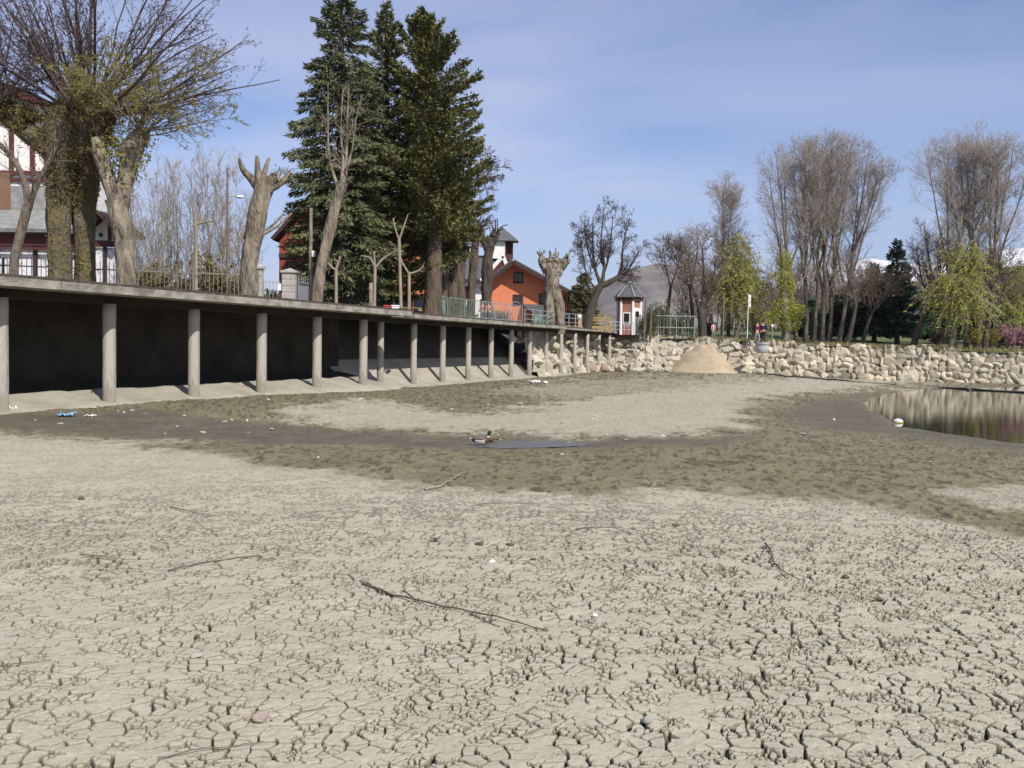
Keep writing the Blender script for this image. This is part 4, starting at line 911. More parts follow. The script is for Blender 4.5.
# ---- spreading tree with a dark leaning trunk beside the kiosk
def bare_tree(name, label, group, D, trunk, limbs, spec, mb, mt, mbud=None, bud=.1, zg=ZP, seed=1, extra=None, nbud=1):
    """trunk and limbs by photo points; spec rows: per, t0, t1, angle, lmin, lmax, n, upward pull"""
    l = based(trunk, D, zg, n=14); root = thing(name, label, 'tree', (*l[0][0][:2], zg), group); ls = [line(h, D, n=12) for h in limbs]
    trunks(root, [l] + ls, mb, 10, flute=.12)
    src = ls if ls else [(l[0][3:], l[1][3:])]
    Q = np.stack([np.stack([np.interp(np.linspace(0, 1, 12), np.linspace(0, 1, len(q)), q[:, c]) for c in range(3)], 1) for q, r in src]); R = np.stack([np.interp(np.linspace(0, 1, 12), np.linspace(0, 1, len(r)), r) for q, r in src])
    a = Acc()
    for k, (per, t0, t1, an, lmin, lmax, n_, tr) in enumerate(spec):
        Q, R = spawn(Q, R, per, t0, t1, an, lmin, lmax, n_, .5, rmin=.011, trop=tr, rmax=.06 if k == 0 else .03); a.tubes(Q, R, 5 if k == 0 else 3)
    build('crown', a, mt, root)
    if mbud: build('clumps', Acc().leaves(pts_on(Q, nbud, .3), bud, .55), mbud, root)
    return root
bare_tree('spreading_tree', 'dark leaning tree with a forked trunk and open bare crown beside the kiosk', 'trees on the promenade', 77,
    [(586, 335, 5), (590, 312, 4.2), (596, 295, 3.6), (602, 283, 3.6)], [[(601, 284, 2.4), (596, 272, 1.4), (593, 250, 1), (593, 216, .35)], [(602, 282, 2.4), (604, 268, 1.4), (601, 245, 1), (604, 208, .35)], [(601, 286, 3), (612, 281, 2.6), (621, 272, 1.6), (623, 245, .8), (630, 218, .3)], [(612, 281, 1.6), (624, 276, 1.1), (633, 262, .7), (640, 248, .3)], [(598, 290, 1.4), (588, 278, .8), (582, 250, .35)], [(603, 276, 1.3), (609, 255, .9), (613, 215, .3)], [(597, 275, 1.2), (588, 250, .8), (584, 222, .3)]],
    [(14, .1, 1, 40, 1.0, 2.3, 7, .06), (7, .2, 1, 38, .5, 1.2, 5, .03), (4, .2, 1, 40, .25, .6, 3, .02)], 'bark_dark', 'twig_purple', 'bud', .12)

# ---- thin staked saplings along the promenade
def sapling(label, D, x, yb, yt, lean, forks):
    l = based([(x, yb, 1.9), (x + lean * .5, (yb + yt) / 2, 1.7), (x + lean, yt, 1.6)], D, n=8); root = thing('sapling', label, 'tree', (*l[0][0][:2], ZP), 'young plane trees on the promenade')
    trunks(root, [l], 'twig_pale', 8, name='stem'); ls = [line(f, D, n=7) for f in forks]
    Q = np.stack([q for q, r in ls]); R = np.stack([r for q, r in ls]); Q2, R2 = spawn(Q, R, 3, .4, 1, 45, .2, .7, 4, .6)
    build('fork', Acc().tubes(Q, R, 6).tubes(Q2, R2, 3), 'twig_pale', root, smooth=True)
sapling('pale young tree with one long side arm, right of the spruce trunk', 44, 374, 312, 266, 1, [[(375, 268, 1.5), (384, 258, 1.2), (398, 250, .8)], [(375, 268, 1.4), (370, 258, 1), (362, 256, .7)], [(375, 268, 1.3), (374, 252, .8)]])
sapling('tallest thin pale young tree, straight, left of the brown cypress trunk', 45, 401, 316, 238, -2, [[(399, 240, 1.3), (404, 226, .9), (408, 214, .5)], [(399, 240, 1.2), (395, 228, .8), (393, 218, .5)]])
sapling('young tree with drooping Y shaped fork beside the pallet', 46, 409, 316, 272, 0, [[(409, 274, 1.4), (403, 264, 1), (400, 256, .7)], [(409, 274, 1.4), (418, 271, 1), (424, 266, .7)]])
sapling('short pale young tree with crossed twigs, left of the red brown conifer trunk', 42, 336, 308, 270, 0, [[(336, 270, 1.4), (330, 266, 1), (328, 262, .7)], [(336, 270, 1.4), (339, 260, 1.2), (340, 256, 1)]])
sapling('slender young tree with one side arm in front of the iron fence', 36, 196, 300, 222, 0, [[(196, 224, 1.4), (193, 208, 1.1), (190, 196, .8)], [(196, 224, 1.4), (205, 222, 1), (216, 220, .7)]])

# ---- thin grey copse behind the iron fence
def copse(label, x, D, yb, yt, w, ns):
    b0 = P(x, yb, D); b0[2] = ZP - .1; root = thing('young_birch', label, 'tree', (*b0[:2], ZP), 'thin bare trees behind the iron fence'); H = P(x, yt, D)[2] - b0[2]
    s = np.repeat(b0[None], ns, 0) + rng.normal(size=(ns, 3)) * [.35, .35, 0]; d = rng.normal(size=(ns, 3)) * [w, w, 0] + [0, 0, 1]
    Q = curves(s, d, rng.uniform(.6, 1, ns) * H, 12, .03, .02); R = rng.uniform(.014, .032, ns)[:, None] * np.linspace(1, .25, 12)[None]
    Q2, R2 = spawn(Q, R, 26, .15, 1, 30, .6, 1.7, 6, .5, rmin=.008, trop=.05); Q3, R3 = spawn(Q2, R2, 6, .2, 1, 35, .25, .7, 4, .6, rmin=.006, trop=.03)
    build('stem', Acc().tubes(Q, R, 6), 'twig_pale', root, smooth=True); build('crown', Acc().tubes(Q2, R2, 3).tubes(Q3, R3, 3), 'twig_pale', root)
    return root
for lab, x, D, yt, w_, ns in (('thin pale many stemmed birch right of the forked pollard, behind the fence', 150, 43, 168, .10, 6), ('wispy pale birch behind the middle of the iron fence', 172, 45, 150, .09, 6), ('tall wispy birch behind the young staked tree', 194, 44, 140, .09, 6), ('airy pale birch behind the lamp post', 217, 46, 132, .09, 6), ('low twiggy pale birch just left of the stub pollard', 236, 44, 176, .12, 5)):
    copse(lab, x, D, 290, yt, w_ * 1.2, ns + 5)
def shrub(label, x, D, yb, w_, h_, n, ml, group='shrubs on the promenade', zg=ZP, name='shrub', size=.13):
    b0 = P(x, yb, D); b0[2] = zg - .08; root = thing(name, label, 'shrub', (*b0[:2], zg), group)
    ns = 26; d = rng.normal(size=(ns, 3)) * [.5 * w_ / h_, .5 * w_ / h_, 0] + [0, 0, 1]
    Q = curves(np.repeat(b0[None], ns, 0) + rng.normal(size=(ns, 3)) * [w_ * .15, w_ * .15, 0], d, rng.uniform(.6, 1, ns) * h_, 7, .10, .0); R = np.full((ns, 7), .018)
    Q2, R2 = spawn(Q, R, 9, .25, 1, 45, .2 * h_, .45 * h_, 5, .6)
    build('stems', Acc().tubes(Q, R, 4).tubes(Q2, R2, 3), 'twig_brown', root); build('leaves', Acc().leaves(pts_on(Q2, max(1, n // (ns * 9)), .2), size, .5), ml, root)
for lab, x, D, yb, w_, h_, n in (('brown green shrub behind the fence, right of the pale forked tree', 150, 41, 296, 1.0, 1.9, 2600), ('wide olive shrub against the middle of the iron fence', 175, 41.5, 296, 1.3, 1.6, 2600), ('dark arching shrub behind the lamp post foot', 205, 41, 297, 1.2, 2.3, 2600), ('small olive shrub left of the stub pollard foot', 232, 41, 299, .8, 1.6, 1800), ('bluish green shrub beside the gate pillar', 268, 45, 300, .6, 1.1, 1500)):
    shrub(lab, x, D, yb, w_, h_, n, 'moss_leaf' if x < 260 else 'leaf_green')

# ------------------------------------------------------------------ far shore trees
def zb_at(x, D): q = P(x, 345, D); return float(bank_z(q[0], q[1]))
def poplar(label, x, D, yt, lean, nst, width, group='tall bare poplars on the far shore', low=.22, mt='twig_grey', mb='bark_grey', r0=.26, dens=1.0, yf=None):
    """tall bare poplar: several steep stems from a low fork, long rising branches, a haze of twigs"""
    zg = zb_at(x, D); b0 = np.array([P(x, 345, D)[0], D, zg - .1]); H = P(x, yt, D)[2] - zg
    root = thing('poplar_tree', label, 'tree', (b0[0], D, zg), group)
    top = b0 + [lean * H, rng.normal() * .4, H]; n = 14; u = np.linspace(0, 1, n)[:, None]
    t0 = b0 + (top - b0) * u + np.concatenate([np.zeros((1, 3)), rng.normal(size=(n - 1, 3)) * [.06, .06, 0]]); r = r0 * .72 * (1 - u[:, 0]) ** .9 + .015; r[0] *= 1.25
    limbs = [(t0, r)]
    for k in range(nst):
        f = low + .07 * k + rng.uniform(0, .05); i = f * (n - 1); a = t0[int(i)] + (t0[int(i) + 1] - t0[int(i)]) * (i - int(i)); an = rng.uniform(0, 6.28) if k > 1 else (0 if k else math.pi); an += rng.normal() * .4
        q = curves(a[None], np.array([[math.cos(an) * width, math.sin(an) * width * .8, .9]]), np.array([H * (1 - f) * rng.uniform(.86, 1.0)]), n, .025, .045)[0]; limbs.append((q, r0 * .36 * (1 - np.linspace(0, 1, n)) ** .8 + .012))
    build('trunk', Acc().tubes(t0, r, 9, flute=.1), mb, root, smooth=True)
    for q, r_ in limbs[1:]: build('limb', Acc().tubes(q, r_, 7), mb, root, smooth=True)
    Q = np.stack([q for q, r_ in limbs]); R = np.stack([r_ for q, r_ in limbs])
    Q1, R1 = spawn(Q, R, int(20 * dens), .24, .97, 38, H * .10, H * .26, 9, .45, rmin=.014, rmax=.05, trop=.055, wig=.07)
    Q2, R2 = spawn(Q1, R1, 8, .12, 1, 34, .9, 2.2, 6, .5, rmin=.009, rmax=.015, trop=.05); Q3, R3 = spawn(Q2, R2, 5, .15, 1, 34, .5, 1.1, 4, .6, rmin=.008, trop=.04)
    build('crown', Acc().tubes(Q1, R1, 5).tubes(Q2, R2, 3).tubes(Q3, R3, 3), mt, root); build('clumps', Acc().leaves(pts_on(Q3, 1, .4), .085, .5), 'bud_brown', root)
    return root
poplar('tall bare poplar leaning left, outermost trunk of the left poplar cluster', 797, 84, 150, -.14, 4, .32, low=.20, dens=1.1)
poplar('straight bare poplar, second trunk in the left poplar cluster', 806, 86, 146, -.03, 3, .20, low=.25)
poplar('dark slim bare poplar between two forked ones in the left cluster', 814, 88, 142, .01, 3, .20, low=.28)
poplar('bare poplar with the highest top in the left cluster', 822, 85, 136, .02, 3, .24, low=.22, dens=1.1)
poplar('bare poplar leaning right behind the leafless scrub', 829, 87, 140, .06, 3, .24, low=.22)
poplar('bare poplar leaning far right, outermost of the left poplar cluster', 839, 86, 150, .13, 4, .28, low=.20, dens=1.1)
poplar('broad bare poplar forking low, left of the right hand poplar group', 955, 79, 146, -.09, 4, .36, low=.22, dens=1.2)
poplar('tallest bare poplar of the right hand group, above the yellow green willow', 966, 81, 136, .03, 4, .24, low=.25, dens=1.1)
poplar('bare poplar sweeping out to the right above the pink blossom', 976, 80, 142, .15, 4, .36, low=.22, dens=1.2)
poplar('slim pale poplar with upswept twigs, left of the yellow green willows', 722, 88, 182, -.005, 2, .10, group='tall bare poplars on the far shore', low=.30, mt='twig_pale', mb='bark_pale', r0=.14, dens=1.3)

def far_tree(name, label, group, D, trunk, limbs, spec, mb='bark_dark', mt='twig_brown', mbud=None, nbud=1, bud=.12):
    zg = zb_at(trunk[0][0], D); return bare_tree(name, label, group, D, trunk, limbs, spec, mb, mt, mbud, bud, zg, nbud=nbud)
SP = [(14, .1, 1, 40, 1.6, 3.6, 7, .05), (9, .15, 1, 36, .7, 1.8, 5, .03), (4, .15, 1, 38, .3, .9, 3, .02)]
g_ = 'bare trees on the far shore'
far_tree('bare_tree', 'leaning dark bare tree with a purple fork, right of the firs', g_, 77, [(912, 350, 3.4), (920, 325, 3), (928, 305, 2.8), (934, 290, 2.4)], [[(934, 292, 1.8), (930, 265, 1.3), (926, 238, .7)], [(934, 291, 1.8), (940, 268, 1.3), (938, 240, .6)], [(931, 298, 1.6), (922, 280, 1.1), (918, 255, .6)]], SP, mt='twig_purple')
far_tree('bare_tree', 'thick dark bare tree behind the yellow blossom bush', g_, 76, [(984, 356, 3.4), (986, 335, 3), (990, 310, 2.6), (993, 285, 2)], [[(991, 300, 1.6), (986, 280, 1), (984, 262, .6)], [(993, 290, 1.6), (998, 275, 1), (1001, 262, .6)], [(990, 310, 1.4), (1000, 300, 1), (1006, 285, .6)]], SP, mt='twig_brown', mbud='bud_olive')
far_tree('bare_tree', 'short dark stump like tree with thick trunk near the left park path', g_, 84, [(703, 342, 4.6), (702, 325, 4), (700, 308, 3.2)], [[(700, 310, 2.2), (692, 285, 1.2), (688, 258, .6)], [(701, 310, 2.2), (704, 280, 1.3), (702, 245, .6)], [(701, 312, 2), (712, 290, 1.2), (716, 262, .6)]], SP, mt='twig_brown', mbud='bud_brown')
far_tree('bare_tree', 'slender dark bare tree between kiosk and brown scrub', g_, 86, [(666, 338, 2.2), (668, 310, 1.8), (671, 285, 1.4)], [[(671, 288, 1), (666, 268, .7), (664, 252, .4)], [(671, 286, 1), (678, 266, .7), (680, 250, .4)]], SP, mt='twig_purple', mbud='bud_olive')
far_tree('bare_tree', 'brown twiggy tree left of the pale slim poplar', g_, 87, [(693, 340, 2.2), (692, 310, 1.8), (690, 285, 1.4)], [[(690, 290, 1.1), (684, 265, .8), (680, 245, .4)], [(690, 288, 1.1), (696, 262, .8), (698, 238, .4)]], SP, mt='twig_grey', mbud='bud_brown')
far_tree('bare_tree', 'brown bare tree just right of the pale slim poplar', g_, 90, [(728, 341, 2.2), (729, 310, 1.7), (730, 290, 1.3)], [[(730, 292, 1), (724, 268, .7), (722, 250, .4)], [(730, 292, 1), (738, 270, .7), (742, 252, .4)]], SP, mt='twig_grey', mbud='bud_brown')
far_tree('bare_tree', 'leaning bare tree in front of the dark fir, with drooping brown twigs', g_, 80, [(846, 350, 2.6), (852, 325, 2.2), (856, 305, 1.6)], [[(856, 307, 1.2), (862, 290, .8), (872, 282, .4)], [(856, 307, 1.2), (850, 285, .8), (846, 265, .4)]], SP, mt='twig_brown', mbud='bud_brown')
far_tree('bare_tree', 'reddish bare tree under the broad right leaning poplar', g_, 83, [(860, 350, 2.4), (866, 330, 2), (872, 312, 1.5)], [[(872, 313, 1.1), (880, 300, .8), (888, 292, .4)], [(871, 314, 1.1), (868, 295, .8), (866, 278, .4)]], SP, mt='twig_brown')

# the yellow green trees
def willow(label, x, D, trunk, yt, halfw, nstr, hang, seed, dens=1.0, name='willow_tree', leaf='leaf_yellow', size=.21):
    zg = zb_at(x, D); l = based(trunk, D, zg, n=10); root = thing(name, label, 'tree', (*l[0][0][:2], zg), 'yellow green trees on the far shore')
    limbs = []; H = P(x, yt, D)[2]
    a0 = l[0][-1]
    for k in range(9):
        e = P(x + rng.uniform(-.62, .62) * halfw, yt + rng.uniform(0, 1) ** 1.3 * 62, D + rng.normal() * 1.0); c = (a0 + e) / 2 + [0, 0, .8]
        u = np.linspace(0, 1, 10)[:, None]; limbs.append((a0 * (1 - u) ** 2 + 2 * c * u * (1 - u) + e * u ** 2, np.linspace(.07, .02, 10)))
    trunks(root, [l], 'bark_grey', 9); build('limbs', Acc().tubes(np.stack([q for q, r in limbs]), np.stack([r for q, r in limbs]), 6), 'bark_grey', root, smooth=True)
    Q = np.stack([q for q, r in limbs]); R = np.stack([r for q, r in limbs]); Q1, R1 = spawn(Q, R, 9, .25, 1, 48, .8, 2.0, 6, .5, trop=.02, rmin=.012)
    s = pts_on(Q1, max(1, nstr // len(Q1)), .2); S = curves(s, rng.normal(size=s.shape) * [.30, .30, .25] + [0, 0, -.25], rng.uniform(.25, 1, len(s)) * hang, 9, .07, -.11)
    S = S[S[:, -1, 2] > zg + .5]
    build('crown', Acc().tubes(Q1, R1, 4).tubes(S, np.full(S.shape[:2], .010), 3), 'twig_pale', root)
    build('foliage', Acc().leaves(pts_on(S, int(16 * dens), .05), size, .42, axis=np.array([0, 0, -.9])), leaf, root); return root
willow('airy yellow green weeping willow left of the white sign post', 738, 85, [(736, 345, 2.6), (737, 325, 2.2), (738, 300, 1.8)], 234, 22, 620, 3.6, 1, 1.0)
willow('yellow green willow with long hanging shoots below the right hand poplars', 962, 75.5, [(950, 354, 3), (953, 330, 2.4), (958, 305, 2)], 244, 19, 700, 4.2, 2, 1.1)
willow('small pale green weeping tree behind the pale slim poplar and white post', 756, 88, [(757, 345, 2), (757, 325, 1.6), (756, 305, 1.3)], 268, 14, 300, 2.6, 3, .8)
willow('small fresh green tree at the right edge of the park', 1012, 86, [(1014, 350, 2.4), (1013, 325, 2), (1012, 300, 1.6)], 258, 16, 380, 2.8, 4, 1.0)
# ivy grown trunk
D = 83.5; zg = zb_at(786, D); l = based([(786, 352, 5), (786, 325, 4.6), (784, 290, 4), (782, 255, 2), (781, 238, .8)], D, zg, n=14)
root = thing('ivy_grown_tree', 'thick pale trunk wrapped in dense yellow green foliage, left of the poplar cluster', 'tree', (*l[0][0][:2], zg), 'yellow green trees on the far shore'); trunks(root, [l], 'bark_pale', 10)
pt = []
for (cx, cy, rx, ry, n_) in ((784, 262, 8, 12, 900), (786, 285, 10, 14, 1300), (785, 308, 15, 12, 1500), (789, 322, 12, 10, 900), (770, 318, 8, 7, 420), (799, 312, 8, 8, 420), (780, 275, 12, 6, 400)):
    o = rng.normal(size=(n_, 3)); o /= np.linalg.norm(o, axis=1, keepdims=True); o *= rng.uniform(.3, 1.1, (n_, 1)) ** .6
    pt.append(P(cx, cy, D) + o * np.array([rx, rx, ry]) * D / F)
build('foliage', Acc().leaves(np.vstack(pt)[::1], .17, .5, axis=np.array([0, 0, -.4])), 'leaf_yellow', root)

# firs of the park
def fir(label, x, D, yt, w_, n, ml='needle_dark'):
    zg = zb_at(x, D); b0 = np.array([P(x, 345, D)[0], D, zg - .1]); tp = P(x, yt, D)
    root = thing('fir_tree', label, 'tree', (*b0[:2], zg), 'dark firs in the park')
    conifer(root, b0, tp, ip([(0, w_ * .9), (.15, w_), (.5, w_ * .62), (.8, w_ * .27), (1, .08)]), 'bark_dark', ml, 110, n, .46, .30, -.04, .22, .12, ang=84, hang=-.2, rbr=.03, clump=.15)
fir('pointed dark green fir standing clear against the sky in the park', 897, 88, 240, 2.9, 9000)
fir('shorter dark fir just left of the pointed one', 874, 91, 264, 2.8, 7000)
fir('dark fir behind the leaning purple forked tree', 936, 92, 286, 2.9, 6000)
fir('low dark fir behind the poplar trunks', 842, 95, 290, 2.6, 5000)
fir('dark fir at the right edge behind the pink blossom', 1016, 93, 272, 3.0, 7000)
fir('low wide dark fir seen behind the willow trunk', 966, 97, 292, 2.6, 5000)
fir('dark squat fir deep behind the middle poplars', 812, 100, 300, 2.6, 4000)

# thicket of bare trees further back: a few kinds, copied
pro = []
for k in range(4):
    b0 = np.array([0, 0, -.1]); H = 8.5; root = thing('thicket_tree', 'bare brown tree of the hazy thicket behind the park', 'tree', (0, 0, 0), 'bare thicket behind the park')
    n = 10; Q = curves(np.repeat(b0[None], 5, 0) + rng.normal(size=(5, 3)) * [.3, .3, 0], rng.normal(size=(5, 3)) * [.22, .22, 0] + [0, 0, 1], rng.uniform(.7, 1, 5) * H, n, .04, .02); R = np.full((5, 1), .08) * np.linspace(1, .25, n)[None]
    Q1, R1 = spawn(Q, R, 14, .2, 1, 36, 1.2, 3, 7, .5, rmin=.016, trop=.04); Q2, R2 = spawn(Q1, R1, 8, .15, 1, 36, .6, 1.5, 4, .6, rmin=.014)
    build('trunk', Acc().tubes(Q, R, 5), 'bark_dark', root, smooth=True); build('crown', Acc().tubes(Q1, R1, 4).tubes(Q2, R2, 3), ('twig_grey', 'twig_brown', 'twig_grey', 'twig_brown')[k], root); build('clumps', Acc().leaves(pts_on(Q2, 1, .2), .15, .5), 'bud_brown', root); pro.append(root)
k = 0
for x in list(range(690, 1060, 11)) + list(range(690, 1060, 17)):
    D = 108 + 34 * ((k * .618) % 1); x_ = x + rng.normal() * 3; q = P(x_, 345, D); zg = float(bank_z(q[0], q[1])); sc = rng.uniform(.75, 1.15) * (1.0 if x < 700 else 1.05)
    o = pro[k] if k < 4 else copy_tree(pro[k % 4]); o.location = (q[0], q[1], zg - .05); o.rotation_euler = (0, 0, rng.uniform(0, 6.28)); o.scale = (sc, sc, sc); k += 1

# blossom and low shrubs on the far bank
def bank_shrub(label, x, D, w_, h_, n, ml, name='shrub', size=.16, group='shrubs on the far shore'):
    shrub(label, x, D, 345, w_, h_, n, ml, group, zb_at(x, D), name, size)
bank_shrub('golden yellow blossoming bush under the dark trunk at the right', 976, 80, .8, 1.6, 1000, 'blossom_yellow', 'blossom_shrub')
bank_shrub('smaller golden blossoming bush right of the dark trunk', 991, 81, .7, 1.9, 900, 'blossom_yellow', 'blossom_shrub')
bank_shrub('pink blossoming small tree at the right edge of the park', 1007, 82, .7, 2.3, 1100, 'blossom_pink', 'blossom_shrub')
bank_shrub('paler pink blossoming bush cut by the right picture edge', 1023, 82, .8, 2.0, 1000, 'blossom_pink', 'blossom_shrub')
bank_shrub('dark reddish shrub beside the pink blossom', 999, 83, .9, 1.5, 700, 'bud', 'shrub')
for lab, x, D, w_, h_ in (('dusty green shrub against the mesh fence right of the kiosk', 652, 83, .8, 2.6), ('taller loose green shrub between kiosk and dark stump', 662, 84, .9, 3.2), ('yellowish bush just right of the kiosk door', 645, 82.5, .5, 1.7), ('pale green shrub left of the dark stump', 678, 85, .9, 2.2), ('dark green bush at the foot of the stump', 708, 87, .9, 1.6), ('low green bush behind the two walkers', 760, 88, 1.0, 1.6), ('round dark shrub behind the poplar trunks', 818, 92, 1.4, 2.0), ('dark bush below the low fir', 850, 92, 1.3, 2.0), ('maroon bush by the willow trunk', 938, 84, .8, 1.7)):
    bank_shrub(lab, x, D, w_, h_, 1300, 'bud' if 'maroon' in lab else 'leaf_green')
b0 = P(571, 340, 92); b0[2] = ZP
root = thing('juniper_tree', 'bushy green evergreen between the orange house and the leaning dark tree', 'tree', (*b0[:2], ZP), 'conifers on the promenade')
conifer(root, P(584, 345, 92) * [1, 1, 0] + [0, 0, ZP - .1], P(584, 275, 92), ip([(0, 1.0), (.3, 1.5), (.6, 1.2), (.85, .7), (1, .2)]), 'bark_dark', 'needle_yellow', 90, 6000, .36, .35, .0, .15, .1, ang=70)

# dry grass along the top of the wall and on the lawn edge
pts = []
for k in range(9000):
    s = rng.uniform(0, len(shore) - 1.001); i = int(s); p = shore[i] + (shore[i + 1] - shore[i]) * (s - i); o = .55 + abs(rng.normal()) * 1.6
    x_, y_ = p[0] + .3 * o, p[1] + o
    if fbm(np.array([x_ * .6]), np.array([y_ * .6]), 55)[0] < .40 + .1 * rng.uniform(): continue
    pts.append([x_, y_, float(bank_z(x_, y_)) - .04])
M['dry_grass'] = mat('dry grass', (.30, .24, .11), (.16, .15, .05), .8, .9, island=.35)
o = build('dry_grass', Acc().leaves(np.array(pts), .34, .10, axis=np.array([0, 0, 2.2])), 'dry_grass'); o['kind'] = 'stuff'

# ------------------------------------------------------------------ buildings
def rect_on(c, u, wv, hv, d, a, m=0):
    """box centred at c with width along unit vector u, height hv, depth d"""
    n = np.cross(u, [0, 0, 1.0]); return a.box(c, (wv, d, hv), ax=[u, n, [0, 0, 1]], m=m)
def window(root, x0, y0, x1, y1, D, mglass='glass_dark', mframe='timber_dark', proud=.03):
    """a framed window on a wall that faces the viewer at distance D"""
    a_, b_ = P(x0, y0, D), P(x1, y1, D); c = (a_ + b_) / 2; w_, h_ = abs(b_[0] - a_[0]), abs(a_[2] - b_[2]); t = min(.10, w_ * .16)
    f = Acc(); y = D - proud
    for sx in (-1, 1): f.box((c[0] + sx * (w_ / 2 + t / 2), y, c[2]), (t, .08, h_ + 2 * t))
    for sz in (-1, 1): f.box((c[0], y, c[2] + sz * (h_ / 2 + t / 2)), (w_, .08, t))
    f.box((c[0], y, c[2]), (t * .6, .06, h_))
    o = build('window', f, mframe, root); g = Acc().box((c[0], D - .012, c[2]), (w_, .02, h_)); build('pane', g, mglass, o)
    s = Acc().box((c[0], y - .03, c[2] - h_ / 2 - t - .04), (w_ + 3 * t, .16, .07)); build('sill', s, mframe, o)
def gable_roof(a, ridge0, ridge1, e0, e1, th=.16, m=0):
    """one roof slope: ridge line and eave line"""
    r0_, r1_, e0_, e1_ = map(lambda q: np.asarray(q, float), (ridge0, ridge1, e0, e1)); n = np.cross(r1_ - r0_, e0_ - r0_); n /= np.linalg.norm(n); n = n if n[2] > 0 else -n
    a.prism([r0_, r1_, e1_, e0_], n * th, m)

# orange house
D = 95.0; o3 = lambda x, y, d=0: P(x, y, D) + [0, d, 0]
root = thing('orange_house', 'orange rendered house with a dark oversailing gable roof and small dark windows', 'house', (P(532, 330, D)[0], D, ZP))
ap, lf, rg = o3(513, 263), o3(484, 287), o3(577, 298); zb_ = ZP - .1
a = Acc().prism([[lf[0], D, zb_], [rg[0], D, zb_], [rg[0], D, rg[2]], [ap[0], D, ap[2]], [lf[0], D, lf[2]]], (0, 11, 0)); build('wall', a, 'orange', root)
a = Acc(); ov = np.array([0, -1.5, 0]); bk_ = np.array([0, 12, 0])
e_r = rg + (rg - ap) * .03; e_l = lf + (lf - ap) * .12; u_ = np.array([0, 0, .03])
gable_roof(a, ap + ov + u_, ap + bk_ + u_, e_r + ov + u_, e_r + bk_ + u_, .24); gable_roof(a, ap + ov + u_, ap + bk_ + u_, e_l + ov + u_, e_l + bk_ + u_, .24); rf = build('roof', a, 'slate', root)
a = Acc(); f0 = np.array([0, -.05, -.02]); a.bar(ap + ov + f0, e_r + ov + f0, .10, .34).bar(ap + ov + f0, e_l + ov + f0, .10, .34); build('bargeboard', a, 'timber_dark', rf)
for w_ in ((514.5, 273.5, 522, 281.5), (514, 295.5, 522, 303), (540, 294.5, 547.5, 303), (562, 297, 564.5, 305), (568, 297, 570.5, 305.5), (564, 312, 570, 320)): window(root, *w_, D)
a = Acc(); q0, q1 = o3(521, 305), o3(548, 315); gable_roof(a, q0, q0 + [3.0, 0, -.1], q0 + [1.2, -3.2, -1.0], q0 + [4.6, -3.2, -1.1], .12); build('lean_to_roof', a, 'slate', root)
a = Acc()
for dx in (1.3, 2.9, 4.5): a.box((q0[0] + dx, D - 3.05, (ZP + q0[2] - 1.05) / 2), (.14, .14, q0[2] - 1.05 - ZP))
build('lean_to_posts', a, 'timber_dark', root)
# white building with cupola behind it
D = 112.0
root = thing('white_building', 'long white building with dark slate roof and a small cupola behind the orange house', 'building', (P(465, 330, D)[0], D, ZP))
x0, x1 = P(424, 300, D)[0], P(506, 300, D)[0]; ze, zr = P(470, 279, D)[2], P(470, 253, D)[2]
build('wall', Acc().box(((x0 + x1) / 2, D + 5, (ZP + ze) / 2), (x1 - x0, 10, ze - ZP)), 'white_paint', root)
a = Acc(); gable_roof(a, [x0 - .4, D + 5, zr], [x1 + .4, D + 5, zr], [x0 - .4, D - .9, ze - .25], [x1 + .4, D - .9, ze - .25], .2); gable_roof(a, [x0 - .4, D + 5, zr], [x1 + .4, D + 5, zr], [x0 - .4, D + 10.9, ze - .25], [x1 + .4, D + 10.9, ze - .25], .2); rf = build('roof', a, 'slate', root)
for xx in (x0, x1 - .2): build('gable', Acc().prism([[xx, D, ze], [xx, D + 10, ze], [xx, D + 5, zr]], (.2, 0, 0)), 'timber_red', root)
# cross gable with white barge boards
g0, g1, ga = P(481, 281, D - 1.2), P(515, 285, D - 1.2), P(503, 256, D - 1.2)
build('cross_gable', Acc().prism([g0, g1, ga], (0, 4, 0)), 'timber_red', root); build('bargeboard', Acc().bar(g0 + [0, -.1, 0], ga + [0, -.1, 0], .12, .4).bar(g1 + [0, -.1, 0], ga + [0, -.1, 0], .12, .4), 'white_paint', root)
for w_ in ((441, 287, 447, 297), (456, 287, 461, 297), (441, 303, 447, 312), (466, 287, 471, 297), (481, 300, 486, 309)): window(root, *w_, D, mframe='timber_red')
c = P(501, 246, D + 4); h_ = P(500, 238, D)[2]; zc0 = P(500, 256, D)[2]
cu = build('cupola', Acc().box((c[0] - .35, D + 4, (zc0 + h_) / 2), (1.6, 1.7, h_ - zc0)), 'white_paint', root)
a = Acc()
for dx in (.55, 1.35): a.box((c[0] + dx + .0, D + 3.25, (zc0 + h_) / 2), (.13, .13, h_ - zc0))
a.box((c[0] + .95, D + 4.6, (zc0 + h_) / 2), (.9, .1, h_ - zc0)).box((c[0] + .95, D + 3.25, zc0 + .25), (.9, .1, .5)); build('belvedere', a, 'timber_red', cu)
b4 = [[c[0] - 1.7, D + 2.6, h_], [c[0] + 2.0, D + 2.6, h_], [c[0] + 2.0, D + 5.4, h_], [c[0] - 1.7, D + 5.4, h_]]; tp = [c[0] + .1, D + 4, h_ + 1.7]
a = Acc(); a.add(b4 + [tp], t=[[0, 1, 4], [1, 2, 4], [2, 3, 4], [3, 0, 4]], q=[[3, 2, 1, 0]]); build('cupola_roof', a, 'slate', cu)
